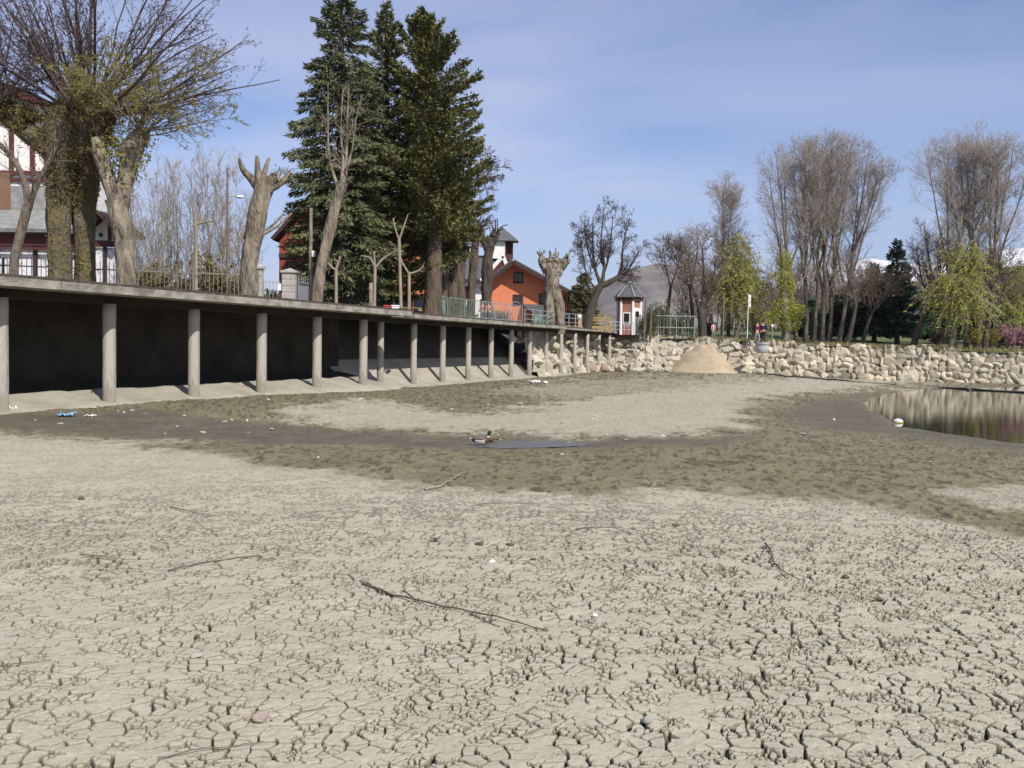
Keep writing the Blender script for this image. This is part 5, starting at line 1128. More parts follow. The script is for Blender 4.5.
# orange house glimpsed through the conifers
D = 78.0
root = thing('orange_house', 'orange house mostly hidden behind the conifer group', 'house', (P(412, 320, D)[0], D, ZP))
p0, p1 = P(396, 300, D), P(431, 300, D); zt = P(410, 258, D)[2]; ga = P(420, 238, D)
build('wall', Acc().prism([[p0[0], D, zb_], [p1[0], D, zb_], [p1[0], D, zt], [ga[0], D, ga[2]], [p0[0], D, zt]], (0, 7, 0)), 'orange', root)
a = Acc(); gable_roof(a, ga + [0, -.8, .03], ga + [0, 7.5, .03], [p0[0] - .5, D - .8, zt - .3], [p0[0] - .5, D + 7.5, zt - .3], .18); gable_roof(a, ga + [0, -.8, .03], ga + [0, 7.5, .03], [p1[0] + .5, D - .8, zt - .3], [p1[0] + .5, D + 7.5, zt - .3], .18); build('roof', a, 'slate', root)
window(root, 404, 268, 410, 280, D); window(root, 418, 268, 424, 280, D)
# red boarded house
D = 58.0
root = thing('red_house', 'dark red boarded house with a black sloping roof, left of the spruce', 'house', (P(300, 300, D)[0], D, ZP))
p0, p1 = P(279, 290, D), P(345, 290, D); zl, zh = P(277, 237, D)[2], P(318, 190, D)[2]; xa = P(322, 200, D)[0]
build('wall', Acc().prism([[p0[0], D, zb_], [p1[0], D, zb_], [p1[0], D, zl], [xa, D, zh], [p0[0], D, zl]], (0, 8, 0)), 'brick_red', root)
a = Acc(); u_ = np.array([0, 0, .04]); gable_roof(a, np.array([xa, D - .7, zh]) + u_, np.array([xa, D + 8.5, zh]) + u_, np.array([p0[0] - .2, D - .7, zl - .3]) + u_, np.array([p0[0] - .2, D + 8.5, zl - .3]) + u_, .2); gable_roof(a, np.array([xa, D - .7, zh]) + u_, np.array([xa, D + 8.5, zh]) + u_, np.array([p1[0] + .45, D - .7, zl - .5]) + u_, np.array([p1[0] + .45, D + 8.5, zl - .5]) + u_, .2); build('roof', a, 'timber_dark', root)
build('band', Acc().box(((p0[0] + p1[0]) / 2, D - .06, P(300, 256, D)[2]), (p1[0] - p0[0], .1, .25)), 'timber_dark', root); window(root, 287, 262, 294, 275, D)
# white chalet on the left
D = 47.0
root = thing('white_chalet', 'white half timbered chalet with red brown beams, grey slate porch roof and glazed veranda', 'chalet', (P(30, 290, D)[0], D, ZP))
xl, xr = P(-120, 290, D)[0], P(49, 290, D)[0]; U = D + 3.0; DP = 3.6
eL, eR, pk = P(-125, 112, U), P(56, 110, U), P(-70, 58, U)
build('wall', Acc().prism([[xl, U, ZP], [xr, U, ZP], [xr, U, eR[2] - .1], [pk[0], U, pk[2] - .3], [xl, U, eL[2] - .1]], (0, DP, 0)), 'white_paint', root)
a = Acc()
for y in (120, 173, 180): q = P(20, y, U); a.box(((xl + xr) / 2, U - .05, q[2]), (xr - xl, .12, .20))
for x in (-90, -62, -34, -8, 12, 33, 48): q0 = P(x, 96 if x < 30 else 112, U); q1 = P(x, 176, U); a.box((q0[0], U - .06, (q0[2] + q1[2]) / 2), (.19, .14, q0[2] - q1[2]))
a.bar(P(-34, 122, U - .06), P(-8, 172, U - .06), .2); build('timber_frame', a, 'timber_red', root)
for x0_, x1_, y0_, y1_, mm in ((-34, -12, 123, 170, 'brown_panel'), (-86, -66, 123, 170, 'brown_panel')): q0, q1 = P(x0_, y0_, U - .03), P(x1_, y1_, U - .03); build('shutter', Acc().box(((q0[0] + q1[0]) / 2, U - .03, (q0[2] + q1[2]) / 2), (q1[0] - q0[0], .06, q0[2] - q1[2])), mm, root)
q0, q1 = P(-120, 184, U - .03), P(48, 216, U - .03); build('slate_cladding', Acc().box(((q0[0] + q1[0]) / 2, U - .04, (q0[2] + q1[2]) / 2), (q1[0] - q0[0], .08, q0[2] - q1[2])), 'slate_pale', root)
build('brown_wall', Acc().box((P(-14, 190, U)[0], U - .10, P(0, 192, U)[2]), (2.5, .1, 1.9)), 'brown_panel', root)
a = Acc(); b_, f_ = np.array([0, DP + .8, 0]), np.array([0, -1.1, 0]); gable_roof(a, pk + f_, pk + b_, eR + f_, eR + b_, .25); gable_roof(a, pk + f_, pk + b_, eL + f_ - [.6, 0, .3], eL + b_ - [.6, 0, .3], .25); rf = build('roof', a, 'timber_dark', root)
build('fascia', Acc().bar(pk + f_ * 1.05 - [0, 0, .06], eR + f_ * 1.05 - [0, 0, .06], .10, .36), 'timber_red', rf)
# porch roof and veranda
zpe, zpt = P(20, 234, D)[2], P(20, 212, D)[2]; xp = P(92, 290, D)[0]
a = Acc(); gable_roof(a, [xl, U - .1, zpt + .3], [xp, U - .1, zpt + .3], [xl, D - .9, zpe], [xp, D - .9, zpe], .16); build('porch_roof', a, 'slate_pale', root)
build('porch_beam', Acc().box(((xl + xp) / 2, D - .3, zpe - .30), (xp - xl, .3, .55)).box(((xl + xp) / 2, D - .5, zpe - .70), (xp - xl, .12, .10)), 'timber_red', root)
zv = zpe - .58; xs = [P(x, 260, D)[0] for x in (-80, -60, -40, -20, 0, 17, 38, 58, 72, 92)]
for x_ in xs: build('porch_post', Acc().box((x_, D - .25, (ZP + zv) / 2), (.16, .16, zv - ZP)), 'timber_dark', root)
for u0_, u1_ in zip(xs[:-1], xs[1:]): build('glazed_panel', Acc().box(((u0_ + u1_) / 2, D - .15, (ZP + zv) / 2), (u1_ - u0_ - .16, .06, zv - ZP - .06)), 'white_panel', root)
# small gabled wing to its right
D = 45.0
root = thing('white_pavilion', 'small white gabled pavilion with a dark roof and red beam, right of the chalet', 'pavilion', (P(104, 290, D)[0], D, ZP))
p0, p1, ap = P(91, 241, D), P(121, 241, D), P(106, 218, D)
build('gable', Acc().prism([[p0[0], D, p0[2]], [p1[0], D, p0[2]], [p1[0], D, p0[2] + .4], ap, [p0[0], D, p0[2] + .4]], (0, 1.8, 0)), 'white_paint', root)
build('beam', Acc().box(((p0[0] + p1[0]) / 2, D - .06, p0[2] - .12), (p1[0] - p0[0] + .1, .2, .28)).box((P(110, 230, D)[0], D - .05, (p0[2] + ap[2]) / 2 - .15), (.13, .1, .8)), 'timber_red', root)
a = Acc(); e0_, e1_2 = ap + (np.array([p0[0], D, p0[2] + .4]) - ap) * 1.3, ap + (np.array([p1[0], D, p0[2] + .4]) - ap) * 1.3
gable_roof(a, ap + [0, -1.0, .05], ap + [0, 2.2, .05], e0_ + [0, -1.0, .05], e0_ + [0, 2.2, .05], .2); gable_roof(a, ap + [0, -1.0, .05], ap + [0, 2.2, .05], e1_2 + [0, -1.0, .05], e1_2 + [0, 2.2, .05], .2); build('roof', a, 'timber_dark', root)
build('emblem', Acc().box((P(101, 235, D)[0], D - .03, P(101, 235, D)[2]), (.17, .05, .17), ax=[[.707, 0, .707], [0, 1, 0], [-.707, 0, .707]]), 'iron_dark', root)
zv = p0[2] - .26
for x in (92, 105.5, 120): q = P(x, 260, D)[0]; build('post', Acc().box((q, D - .05, (ZP + zv) / 2), (.13, .13, zv - ZP)), 'timber_dark', root)
for x_0, x_1 in ((92, 105.5), (105.5, 120)): u0_, u1_ = P(x_0, 260, D)[0], P(x_1, 260, D)[0]; build('glazed_panel', Acc().box(((u0_ + u1_) / 2, D + .02, (ZP + zv) / 2), (u1_ - u0_ - .15, .06, zv - ZP - .05)), 'white_panel', root)

# kiosk: small six sided tower with a pointed zinc roof
D = 83.0
c = P(628.5, 335, D); zk = 2.95; zt, za = P(628, 297, D)[2], P(626, 281, D)[2]
root = thing('kiosk', 'small six sided brick kiosk with white corners and a pointed zinc roof', 'kiosk', (c[0], D, zk))
R_ = .98; an = np.radians(np.arange(6) * 60 + 12 - 90); pt = [[c[0] + R_ * math.cos(t), D + R_ * math.sin(t)] for t in an]
build('wall', Acc().prism([[*p, zk] for p in pt], (0, 0, zt - zk)), 'kiosk_brick', root)
for p in pt: build('corner', Acc().lathe([(.11, 0), (.11, zt - zk)], (*p, zk), 8), 'white_paint', root)
a = Acc(); Rr = 1.42; rp = [[c[0] + Rr * math.cos(t), D + Rr * math.sin(t), zt - .05] for t in an]; a.add(rp + [[c[0], D, za], [c[0], D, zt - .12]], t=[[k, (k + 1) % 6, 6] for k in range(6)] + [[(k + 1) % 6, k, 7] for k in range(6)]); rf = build('roof', a, 'slate', root)
a = Acc()
for p in rp: a.bar(np.array(p) + [0, 0, .03], [c[0], D, za + .03], .06)
build('ridge_trim', a, 'galv', rf); build('eave_board', Acc().prism([[c[0] + 1.2 * math.cos(t), D + 1.2 * math.sin(t), zt - .32] for t in an], (0, 0, .2)), 'timber_red', root)
m0 = (np.array(pt[0]) + pt[1]) / 2; u2 = np.array([*(np.array(pt[1]) - pt[0]), 0]); u2 /= np.linalg.norm(u2); n2 = np.array([m0[0] - c[0], m0[1] - D, 0]); n2 /= np.linalg.norm(n2)
dr = build('door', rect_on(np.array([*m0, zk + .95]) + n2 * .03, u2, .52, 1.85, .06, Acc()), 'sheet_grey', root); build('door_frame', rect_on(np.array([*m0, zk + 1.12]) + n2 * .012, u2, .74, 2.2, .05, Acc()), 'white_paint', root)
build('door_window', rect_on(np.array([*m0, zk + 1.72]) + n2 * .07, u2, .40, .45, .02, Acc()), 'glass_dark', dr)
m1 = (np.array(pt[5]) + pt[0]) / 2; u3 = np.array([*(np.array(pt[0]) - pt[5]), 0]); u3 /= np.linalg.norm(u3); n3_ = np.array([m1[0] - c[0], m1[1] - D, 0]); n3_ /= np.linalg.norm(n3_)
wf = build('window', rect_on(np.array([*m1, zk + 1.35]) + n3_ * .012, u3, .62, 1.0, .06, Acc()), 'white_paint', root); build('pane', rect_on(np.array([*m1, zk + 1.35]) + n3_ * .05, u3, .44, .8, .03, Acc()), 'glass_dark', wf)

# ------------------------------------------------------------------ fences, railings, pillars, lamps
def picket_fence(name, label, p0, p1, z0, h, gap, mp_, spike=.1, post_every=2.4, rails=(.18, .85), w_=.022, mpost=None, boards=None):
    p0, p1 = np.array(p0, float), np.array(p1, float); ln = np.linalg.norm(p1 - p0); u = np.array([*(p1 - p0) / ln, 0]); b0 = np.array([*p0, z0])
    root = thing(name, label, 'fence', b0); npn = max(1, int(round(ln / post_every))); L_ = ln / npn
    for k in range(npn + 1):
        c = b0 + u * k * L_; build('post', Acc().bar(c + [0, 0, -.1], c + [0, 0, h + .04], .07), mpost or mp_, root)
    for k in range(npn):
        a = Acc(); s0 = b0 + u * (k * L_ + .045); l_ = L_ - .09
        for f in rails: a.bar(s0 + [0, 0, h * f], s0 + u * l_ + [0, 0, h * f], .035, .045)
        for j in range(int(l_ / gap)):
            c = s0 + u * (j + .5) * l_ / int(l_ / gap) + np.array([-u[1], u[0], 0]) * .03; a.bar(c + [0, 0, .05], c + [0, 0, h + (spike if j % 2 else spike * .6)], w_)
        if boards:
            nn_ = np.array([-u[1], u[0], 0]) * .07; a.box(s0 + u * l_ / 2 + nn_ + [0, 0, h * .46], (l_, .012, h * .84), ax=[u, [-u[1], u[0], 0], [0, 0, 1]], m=1)
        build('picket_panel', a, [mp_] + ([boards] if boards else []), root)
    return root
pc = lambda x, D: P(x, 300, D)[:2]
picket_fence('iron_fence', 'dark iron picket fence in front of the white chalet veranda', pc(-60, 36), pc(122, 38.5), ZP, 1.55, .15, 'iron_dark', w_=.02)
picket_fence('iron_fence', 'pale weathered iron picket fence between pale forked tree and slim gate pillar', pc(126, 38.6), pc(258, 40.5), ZP, 1.55, .15, 'iron_pale', w_=.028)
picket_fence('sheet_fence', 'grey sheet metal fence with a spiked top rail behind the young trees', pc(298, 44), pc(432, 58), ZP, 1.42, .17, 'sheet_grey', .16, 2.6, (.9,), boards='sheet_grey')
def pillar(label, x, D, w_, ytop, courses, cap=True):
    q = P(x, 300, D); zt = P(x, ytop, D)[2]; root = thing('stone_pillar', label, 'pillar', (q[0], D, ZP)); h = (zt - ZP + .1) / courses
    a = Acc()
    for k in range(courses): a.box((q[0], D, ZP - .1 + (k + .5) * h), (w_ * (1 - .01 * (k % 2)), w_, h - .018))
    a.box((q[0], D, (ZP + zt) / 2 - .05), (w_ - .05, w_ - .05, zt - ZP)); build('shaft', a, 'pillar_stone', root)
    if cap: a = Acc(); a.box((q[0], D, zt + .045), (w_ + .12, w_ + .12, .09)); a.add([[q[0] + sx * w_ / 2, D + sy * w_ / 2, zt + .09] for sx, sy in ((-1, -1), (1, -1), (1, 1), (-1, 1))] + [[q[0], D, zt + .2]], t=[[0, 1, 4], [1, 2, 4], [2, 3, 4], [3, 0, 4]]); build('cap', a, 'pillar_stone', root)
pillar('broad pale stone block gate pillar with a low pyramid cap', 290, 41, .54, 273, 6)
pillar('slim pale stone gate pillar left of the broad one', 260, 40.6, .22, 269, 6)
# open railing gate between the pillars
picket_fence('gate', 'blue grey railing gate with a pale notice between the two stone pillars', pc(263, 40.8), pc(283, 41), ZP, 1.15, .12, 'galv', .03, 1.2, (.1, .95), .02)
tag(build('notice', Acc().box((*P(279.5, 284, 40.7)[:2], P(279.5, 287, 40.7)[2]), (.14, .015, .28)), 'white_plastic'), 'small pale notice fixed on the railing gate', 'notice')

def tube_bar(a, p, q, r, m=0, k=6): return a.tubes(np.array([p, q], float)[None], np.array([[r, r]]), k, m=m)
def pole(name, label, x, D, yt, r, m_, zg=ZP):
    q = P(x, yt, D); root = thing(name, label, 'pole', (q[0], D, zg)); build('shaft', Acc().lathe([(r * 1.15, -.1), (r, .8), (r * .82, q[2] - zg), (.004, q[2] - zg + .01)], (q[0], D, zg), 12), m_, root, smooth=True); return root, q
r_, q = pole('utility_pole', 'plain pale wooden utility pole left of the stripped leaning tree', 311, 40, 208, .075, 'bark_pale')
build('connection_box', Acc().box((q[0] + .13, 39.9, P(312, 254, 40)[2]), (.12, .1, .24)), 'white_plastic', r_); build('wire_bracket', Acc().bar(q + [-.55, 0, -.02], q + [.1, 0, -.02], .025), 'iron_dark', r_)
r_, q = pole('street_lamp', 'thin brown lamp post with a white saucer lamp on a short arm', 227.5, 40, 168, .055, 'bark_grey')
lp = P(240, 197, 40); ar = Acc(); tube_bar(ar, [q[0], 40, lp[2] - .02], [lp[0], 40, lp[2] + .05], .015); build('arm', ar, 'iron_pale', r_); build('lamp_shade', Acc().lathe([(.02, .08), (.06, .07), (.17, .01), (.18, -.02), (.12, -.045), (.01, -.06)], (lp[0], 40, lp[2]), 16), 'lamp_white', r_, smooth=True)
pole('wooden_post', 'short thick weathered post between two young trees', 371, 43, 283, .085, 'bark_pale')

# crowd barriers and green railing along the promenade edge
def barrier(label, x0, D0, x1, D1, mname, h=1.02, nb=10, panel=None, arch=False):
    p0, p1 = np.array([*pc(x0, D0), ZP]), np.array([*pc(x1, D1), ZP]); c = (p0 + p1) / 2; u = (p1 - p0) / np.linalg.norm(p1 - p0); ln = np.linalg.norm(p1 - p0)
    root = thing('barrier', label, 'barrier', c, 'barriers along the promenade edge'); a = Acc()
    for q in (p0, p1): tube_bar(a, q + [0, 0, .0], q + [0, 0, h], .024)
    tube_bar(a, p0 + [0, 0, h], p1 + [0, 0, h], .024); tube_bar(a, p0 + [0, 0, .16], p1 + [0, 0, .16], .02)
    if arch: a.tubes(np.array([p0 + u * ln * (.5 - .36 * math.cos(t)) + [0, 0, h + .22 * math.sin(t)] for t in np.linspace(0, math.pi, 10)]), np.full(10, .02), 6)
    build('frame', a, mname, root, smooth=True); a = Acc()
    for k in range(1, nb): q = p0 + u * ln * k / nb; tube_bar(a, q + [0, 0, .16], q + [0, 0, h], .013, k=5)
    build('bars', a, mname, root, smooth=True); nn = np.array([-u[1], u[0], 0])
    for q in (p0 + u * .2, p1 - u * .2): build('foot', Acc().bar(q + nn * .3 + [0, 0, .03], q - nn * .3 + [0, 0, .03], .04), mname, root)
    if panel: build('panel', Acc().box(c + nn * .03 + [0, 0, h * .55], (ln * .7, .012, h * .6), ax=[u, nn, [0, 0, 1]]), panel, root)
bl = [(432, 50.5), (448, 52.3), (465, 54.2), (481, 56.0), (495, 58.0), (509, 60.0), (523, 62.5)]
labs = ['green barrier with a pale green panel beside the brown cypress trunk', 'green barrier next to the first panelled one', 'grey green barrier just left of the red dressed person', 'pale metal barrier in front of the people by the railing', 'pale metal barrier right of the people by the railing', 'metal barrier with an arched top before the orange house']
for k in range(6): barrier(labs[k], bl[k][0] + 1, bl[k][1], bl[k + 1][0] - .5, bl[k + 1][1], 'green_paint' if k < 3 else 'galv', 1.1, 8, 'green_paint' if k == 0 else None, k == 5)
def rail(label, x0, D0, x1, D1, z0, h, m_, n_posts):
    p0, p1 = np.array([*pc(x0, D0), z0]), np.array([*pc(x1, D1), z0]); root = thing('railing', label, 'railing', p0); a = Acc()
    for f in (.35, .68, 1.0): tube_bar(a, p0 + [0, 0, h * f], p1 + [0, 0, h * f], .022)
    build('rail', a, m_, root, smooth=True)
    for k in range(n_posts): q = p0 + (p1 - p0) * k / (n_posts - 1); build('post', tube_bar(Acc(), q, q + [0, 0, h + .03], .028, k=8), m_, root, smooth=True)
rail('thin grey railing on the deck between arched barrier and the wooden benches', 525, 63, 582, 73, ZP, .95, 'galv', 9)
rail('low grey railing on the deck end in front of the kiosk', 606, 80, 634, 81, 3.0, .95, 'galv', 7)

# benches, crates and small things on the promenade
def bench(label, x0, x1, D, zs, group='wooden benches on the deck end', zg=3.28):
    a0, a1 = P(x0, 325, D), P(x1, 325, D); c = (a0[0] + a1[0]) / 2; w_ = a1[0] - a0[0]; root = thing('wooden_bench', label, 'bench', (c, D, zg), group)
    build('seat', Acc().box((c, D - .12, zg + .45), (w_, .16, .05)).box((c, D + .08, zg + .45), (w_, .16, .05)), 'wood_warm', root); build('backrest', Acc().box((c, D + .26, zg + .72), (w_, .05, .15)).box((c, D + .28, zg + .92), (w_, .05, .15)), 'wood_warm', root)
    for sx in (-1, 1): build('leg', Acc().box((c + sx * (w_ / 2 - .2), D, zg + .21), (.09, .4, .42)).box((c + sx * (w_ / 2 - .2), D + .27, zg + .5), (.08, .06, 1.0)), 'wood_warm', root)
bench('long wooden bench nearest the lake on the deck end', 583, 612, 78, 0); bench('wooden bench standing right behind the long one', 586, 611, 80.5, 0, zg=3.55); 
a = Acc(); q0, q1 = P(565, 331, 76), P(612, 331, 77.5); c = (q0 + q1) / 2
a.box((c[0], 77, 3.42), (q1[0] - q0[0], .2, .22)).box((c[0], 76.7, 3.20), (q1[0] - q0[0], .12, .16)); tag(build('timber_beam', a, 'wood_warm'), 'heavy warm brown timber beam edging the deck end below the benches', 'beam')
r_, q = pole('bollard_lamp', 'stubby brown bollard lamp with a milky globe left of the wooden benches', 579.5, 76, 319, .12, 'wood_warm'); build('lamp_globe', Acc().lathe([(.02, -.22), (.15, -.14), (.2, 0), (.15, .14), (.02, .2)], (q[0], 76, q[2] + .18), 14), 'lamp_white', r_, smooth=True)
tag(build('white_sack', Acc().lathe([(.34, -.05), (.38, .1), (.3, .28), (.14, .4), (.02, .43)], (*P(552, 327, 68.5)[:2], ZP), 14), 'white_plastic', smooth=True), 'lumpy white sack on the deck below the stubby twin pollard', 'sack')
def crate(name, label, x, D, w_, h_, m_, dz=0):
    q = P(x, 310, D); root = thing(name, label, 'crate', (q[0], D, ZP + dz)); a = Acc(); z0 = ZP + dz + .05
    a.box((q[0], D, z0 + .02), (w_, w_ * .7, .04))
    for sy in (-1, 1): a.box((q[0], D + sy * (w_ * .35 - .012), z0 + h_ / 2), (w_, .024, h_))
    for sx in (-1, 1): a.box((q[0] + sx * (w_ / 2 - .012), D, z0 + h_ / 2 + .001), (.024, w_ * .7 - .05, h_))
    build('shell', a, m_, root); build('rim', Acc().box((q[0], D - w_ * .35 - .01, z0 + h_ - .03), (w_ + .03, .02, .05)).box((q[0], D + w_ * .35 + .01, z0 + h_ - .03), (w_ + .03, .02, .05)), m_, root)
crate('plastic_crate', 'red plastic crate at the foot of the tall young tree', 389, 43.4, .42, .26, 'red_plastic'); crate('white_box', 'open white box right beside the red crate', 395.5, 43.2, .30, .26, 'white_plastic')
q = P(410, 312, 43.8); root = thing('pallet', 'pale wooden pallet lying on the deck before the drooping young tree', 'pallet', (q[0], 43.8, ZP + .08)); a = Acc()
for k in range(5): a.box((q[0], 43.4 + k * .2, ZP + .22), (1.0, .11, .02))
build('boards', a, 'wood_warm', root)
for dx in (-.45, 0, .45): build('block', Acc().box((q[0] + dx, 43.8, ZP + .145), (.09, .9, .12)), 'wood_warm', root)
q = P(440, 312, 57); root = thing('banner', 'tall white feather banner with a dark round mark, left of the first bare trunk', 'banner', (q[0], 57, ZP)); build('mast', tube_bar(Acc(), [q[0] - .25, 57, ZP], [q[0] - .2, 57, P(440, 272, 57)[2]], .02), 'iron_pale', root)
zt, zb2 = P(441, 276, 57)[2], P(441, 312, 57)[2]; fl = build('cloth', Acc().prism([[q[0] - .22, 57, zb2], [q[0] + .28, 57, zb2], [q[0] + .25, 57, (zt + zb2) / 2], [q[0] - .05, 57, zt], [q[0] - .2, 57, zt]], (0, .02, 0)), 'white_plastic', root)
build('round_mark', Acc().lathe([(.11, 0), (.0, .001)], (0, 0, 0), 14), 'iron_dark', fl); fl.children[0].rotation_euler = (rad(90), 0, 0); fl.children[0].location = (q[0] - fl.parent.location[0] + .04, -.02, P(441, 293, 57)[2] - ZP)
crate('green_bin', 'low bright green planter box by the railing before the orange house', 541, 67, .9, .7, 'green_paint')
shrub('small bright green potted bush before the orange house', 541, 67, 330, .4, .9, 900, 'leaf_green', size=.10)

# things on the far bank: planter tub, white post, mesh fence posts
D = 76.2; q = P(762, 345, D); zt = P(762, 343, D)[2]
root = thing('planter_tub', 'big pale grey round tub standing on the stone wall edge', 'planter', (q[0], D, zt - .75)); build('shell', Acc().lathe([(.34, 0), (.48, .10), (.52, .45), (.50, .70), (.55, .72), (.55, .80), (.46, .80), (.44, .70), (.01, .69)], (q[0], D, zt - .78), 20), 'tub', root, smooth=True)
D = 82; q = P(747, 340, D); zg = zb_at(747, D); root = thing('sign_post', 'white post with a tall white panel at its top, right of the airy willow', 'sign', (q[0], D, zg)); build('shaft', tube_bar(Acc(), [q[0], D, zg - .05], [q[0] + .05, D, P(747, 294, D)[2]], .035), 'white_paint', root); build('panel', Acc().box((q[0] + .12, D - .05, P(747, 301, D)[2]), (.22, .05, 1.0)), 'white_paint', root)
D = 80; q = P(723, 340, D); zg = zb_at(723, D); root = thing('pale_post', 'thin pale green pole left of the airy willow', 'pole', (q[0], D, zg)); build('shaft', tube_bar(Acc(), [q[0], D, zg - .05], [q[0], D, P(723, 292, D)[2]], .045), 'iron_pale', root)
D = 79.5; q = P(772, 340, D); zg = zb_at(772, D); root = thing('pale_post', 'short post with a small white cap right of the walkers', 'pole', (q[0], D, zg)); build('shaft', tube_bar(Acc(), [q[0], D, zg - .05], [q[0], D, P(772, 327, D)[2]], .05), 'bark_pale', root); build('cap', Acc().box((q[0], D, P(772, 325.5, D)[2]), (.16, .12, .2)), 'white_paint', root)
picket_fence('mesh_fence', 'grey mesh fence with green posts right of the kiosk', P(640, 340, 82.5)[:2], P(694, 340, 83.5)[:2], 2.62, 2.0, .25, 'galv', 0, 1.4, (.05, .5, .98), .012, mpost='green_paint')
for lab, x, D_, h_ in (('thick wooden stake right of the kiosk door', 644, 81.5, 3.2), ('thin crooked stake left of the mesh fence', 650, 82, 2.4)):
    q = P(x, 340, D_); tag(build('wooden_stake', Acc().tubes(np.array([[q[0], D_, 2.4], [q[0] + .03, D_, 2.6 + h_ * .5], [q[0] + .08, D_, 2.6 + h_]]), np.array([.10, .085, .07]), 8, cap=True), 'bark_grey', smooth=True), lab, 'stake')

# ------------------------------------------------------------------ boulders, pebbles, sticks and litter on the bed
ico = None
def rock(c, rx, ry, rz, seed, flat=.0, sub=2):
    """angular boulder: a sphere cut back by a few random planes and roughened"""
    r_ = np.random.default_rng(seed); n, k = 14 if sub > 1 else 8, 20 if sub > 1 else 12
    th = np.linspace(0.02, math.pi - .02, n); ph = np.linspace(0, 2 * np.pi, k, endpoint=False)
    d = np.stack([np.sin(th)[:, None] * np.cos(ph), np.sin(th)[:, None] * np.sin(ph), np.cos(th)[:, None] + 0 * ph], -1).reshape(-1, 3)
    rad_ = np.ones(len(d))
    for q in range(12):
        nn = r_.normal(size=3); nn /= np.linalg.norm(nn); h = r_.uniform(.55, .82); dt = d @ nn; rad_ = np.where(dt > .05, np.minimum(rad_, h / np.maximum(dt, .05)), rad_)
    rad_ *= 1 + (vn(d[:, 0] * 3 + seed, d[:, 1] * 3 + d[:, 2] * 2, seed) - .5) * .10
    v = d * rad_[:, None] * [rx, ry, rz]; a_ = r_.uniform(0, 6.28); cs, sn = math.cos(a_), math.sin(a_); v = np.stack([v[:, 0] * cs - v[:, 1] * sn, v[:, 0] * sn + v[:, 1] * cs, v[:, 2]], 1)
    q = [[i * k + j, (i + 1) * k + j, (i + 1) * k + (j + 1) % k, i * k + (j + 1) % k] for i in range(n - 1) for j in range(k)]
    return Acc().add(v + np.asarray(c, float), q)
bo = [('reddish grey boulder, largest at the foot of the deck end', 567, 371, 74, .75, .55, 'boulder_rust'), ('reddish boulder under the last deck columns', 590, 367, 76, .62, .5, 'boulder_rust'), ('small dark red boulder right of the last deck column', 604, 367, 77, .50, .40, 'boulder_rust'), ('yellowish boulder at the end of the concrete apron', 545, 372, 68, .42, .40, 'boulder'), ('flat pale boulder leaning by the column next to the apron end', 527, 369, 66, .5, .55, 'boulder'),
      ('pale boulder lying out in front of the rubble slope', 622, 373, 76, .5, .36, 'boulder'), ('low wide pale boulder near the sand ramp', 650, 374, 76, .62, .34, 'boulder'), ('pale boulder touching the left foot of the sand', 668, 373, 76, .42, .34, 'boulder'), ('small pale boulder before the stone wall right of the sand', 743, 374, 76, .38, .28, 'boulder'), ('pale block fallen from the stone wall beside the sand', 756, 372, 76.4, .5, .34, 'boulder')]
for k, (lab, x, y, D, r_, h_, mm) in enumerate(bo):
    q = P(x, y, D); zz0 = max(-.15, float(bed_fields(q[:1], q[1:2])[0][0])); tag(build('boulder', rock((q[0], D, zz0 + h_ * .45), r_, r_ * .8, h_, 100 + k), mm, loc=(q[0], D, zz0)), lab, 'boulder', 'boulders at the far shore')
for k in range(34):          # loose stones heaped on the rubble slope
    s_ = rng.uniform(3, rs[-1] - .8); t_ = rng.uniform(.08, .98); x_ = np.interp(s_, rs, [p[0] for p in rl]); y_ = np.interp(s_, rs, [p[1] for p in rl]); o_, z_ = prof_rub(s_, t_); r_ = rng.uniform(.28, .55)
    sl = 1.0 if x_ > 9 else .6
    tag(build('rubble_stone', rock((x_ - .1, y_ + o_ * sl, z_ + .12), r_ * 1.1, r_, r_ * .75, 300 + k), 'boulder', loc=(x_, y_ + o_ * sl, z_)), 'pale angular stone heaped on the rubble slope near the kiosk', 'stone', 'loose stones on the rubble slope')
def bed_pt(x, y, dz=0.0):
    q = G(x, y, 0.0)
    for _ in range(4):
        zq = float(bed_fields(q[:1], q[1:2])[0][0]); q = G(x, y, zq)
    return np.array([q[0], q[1], zq + dz])
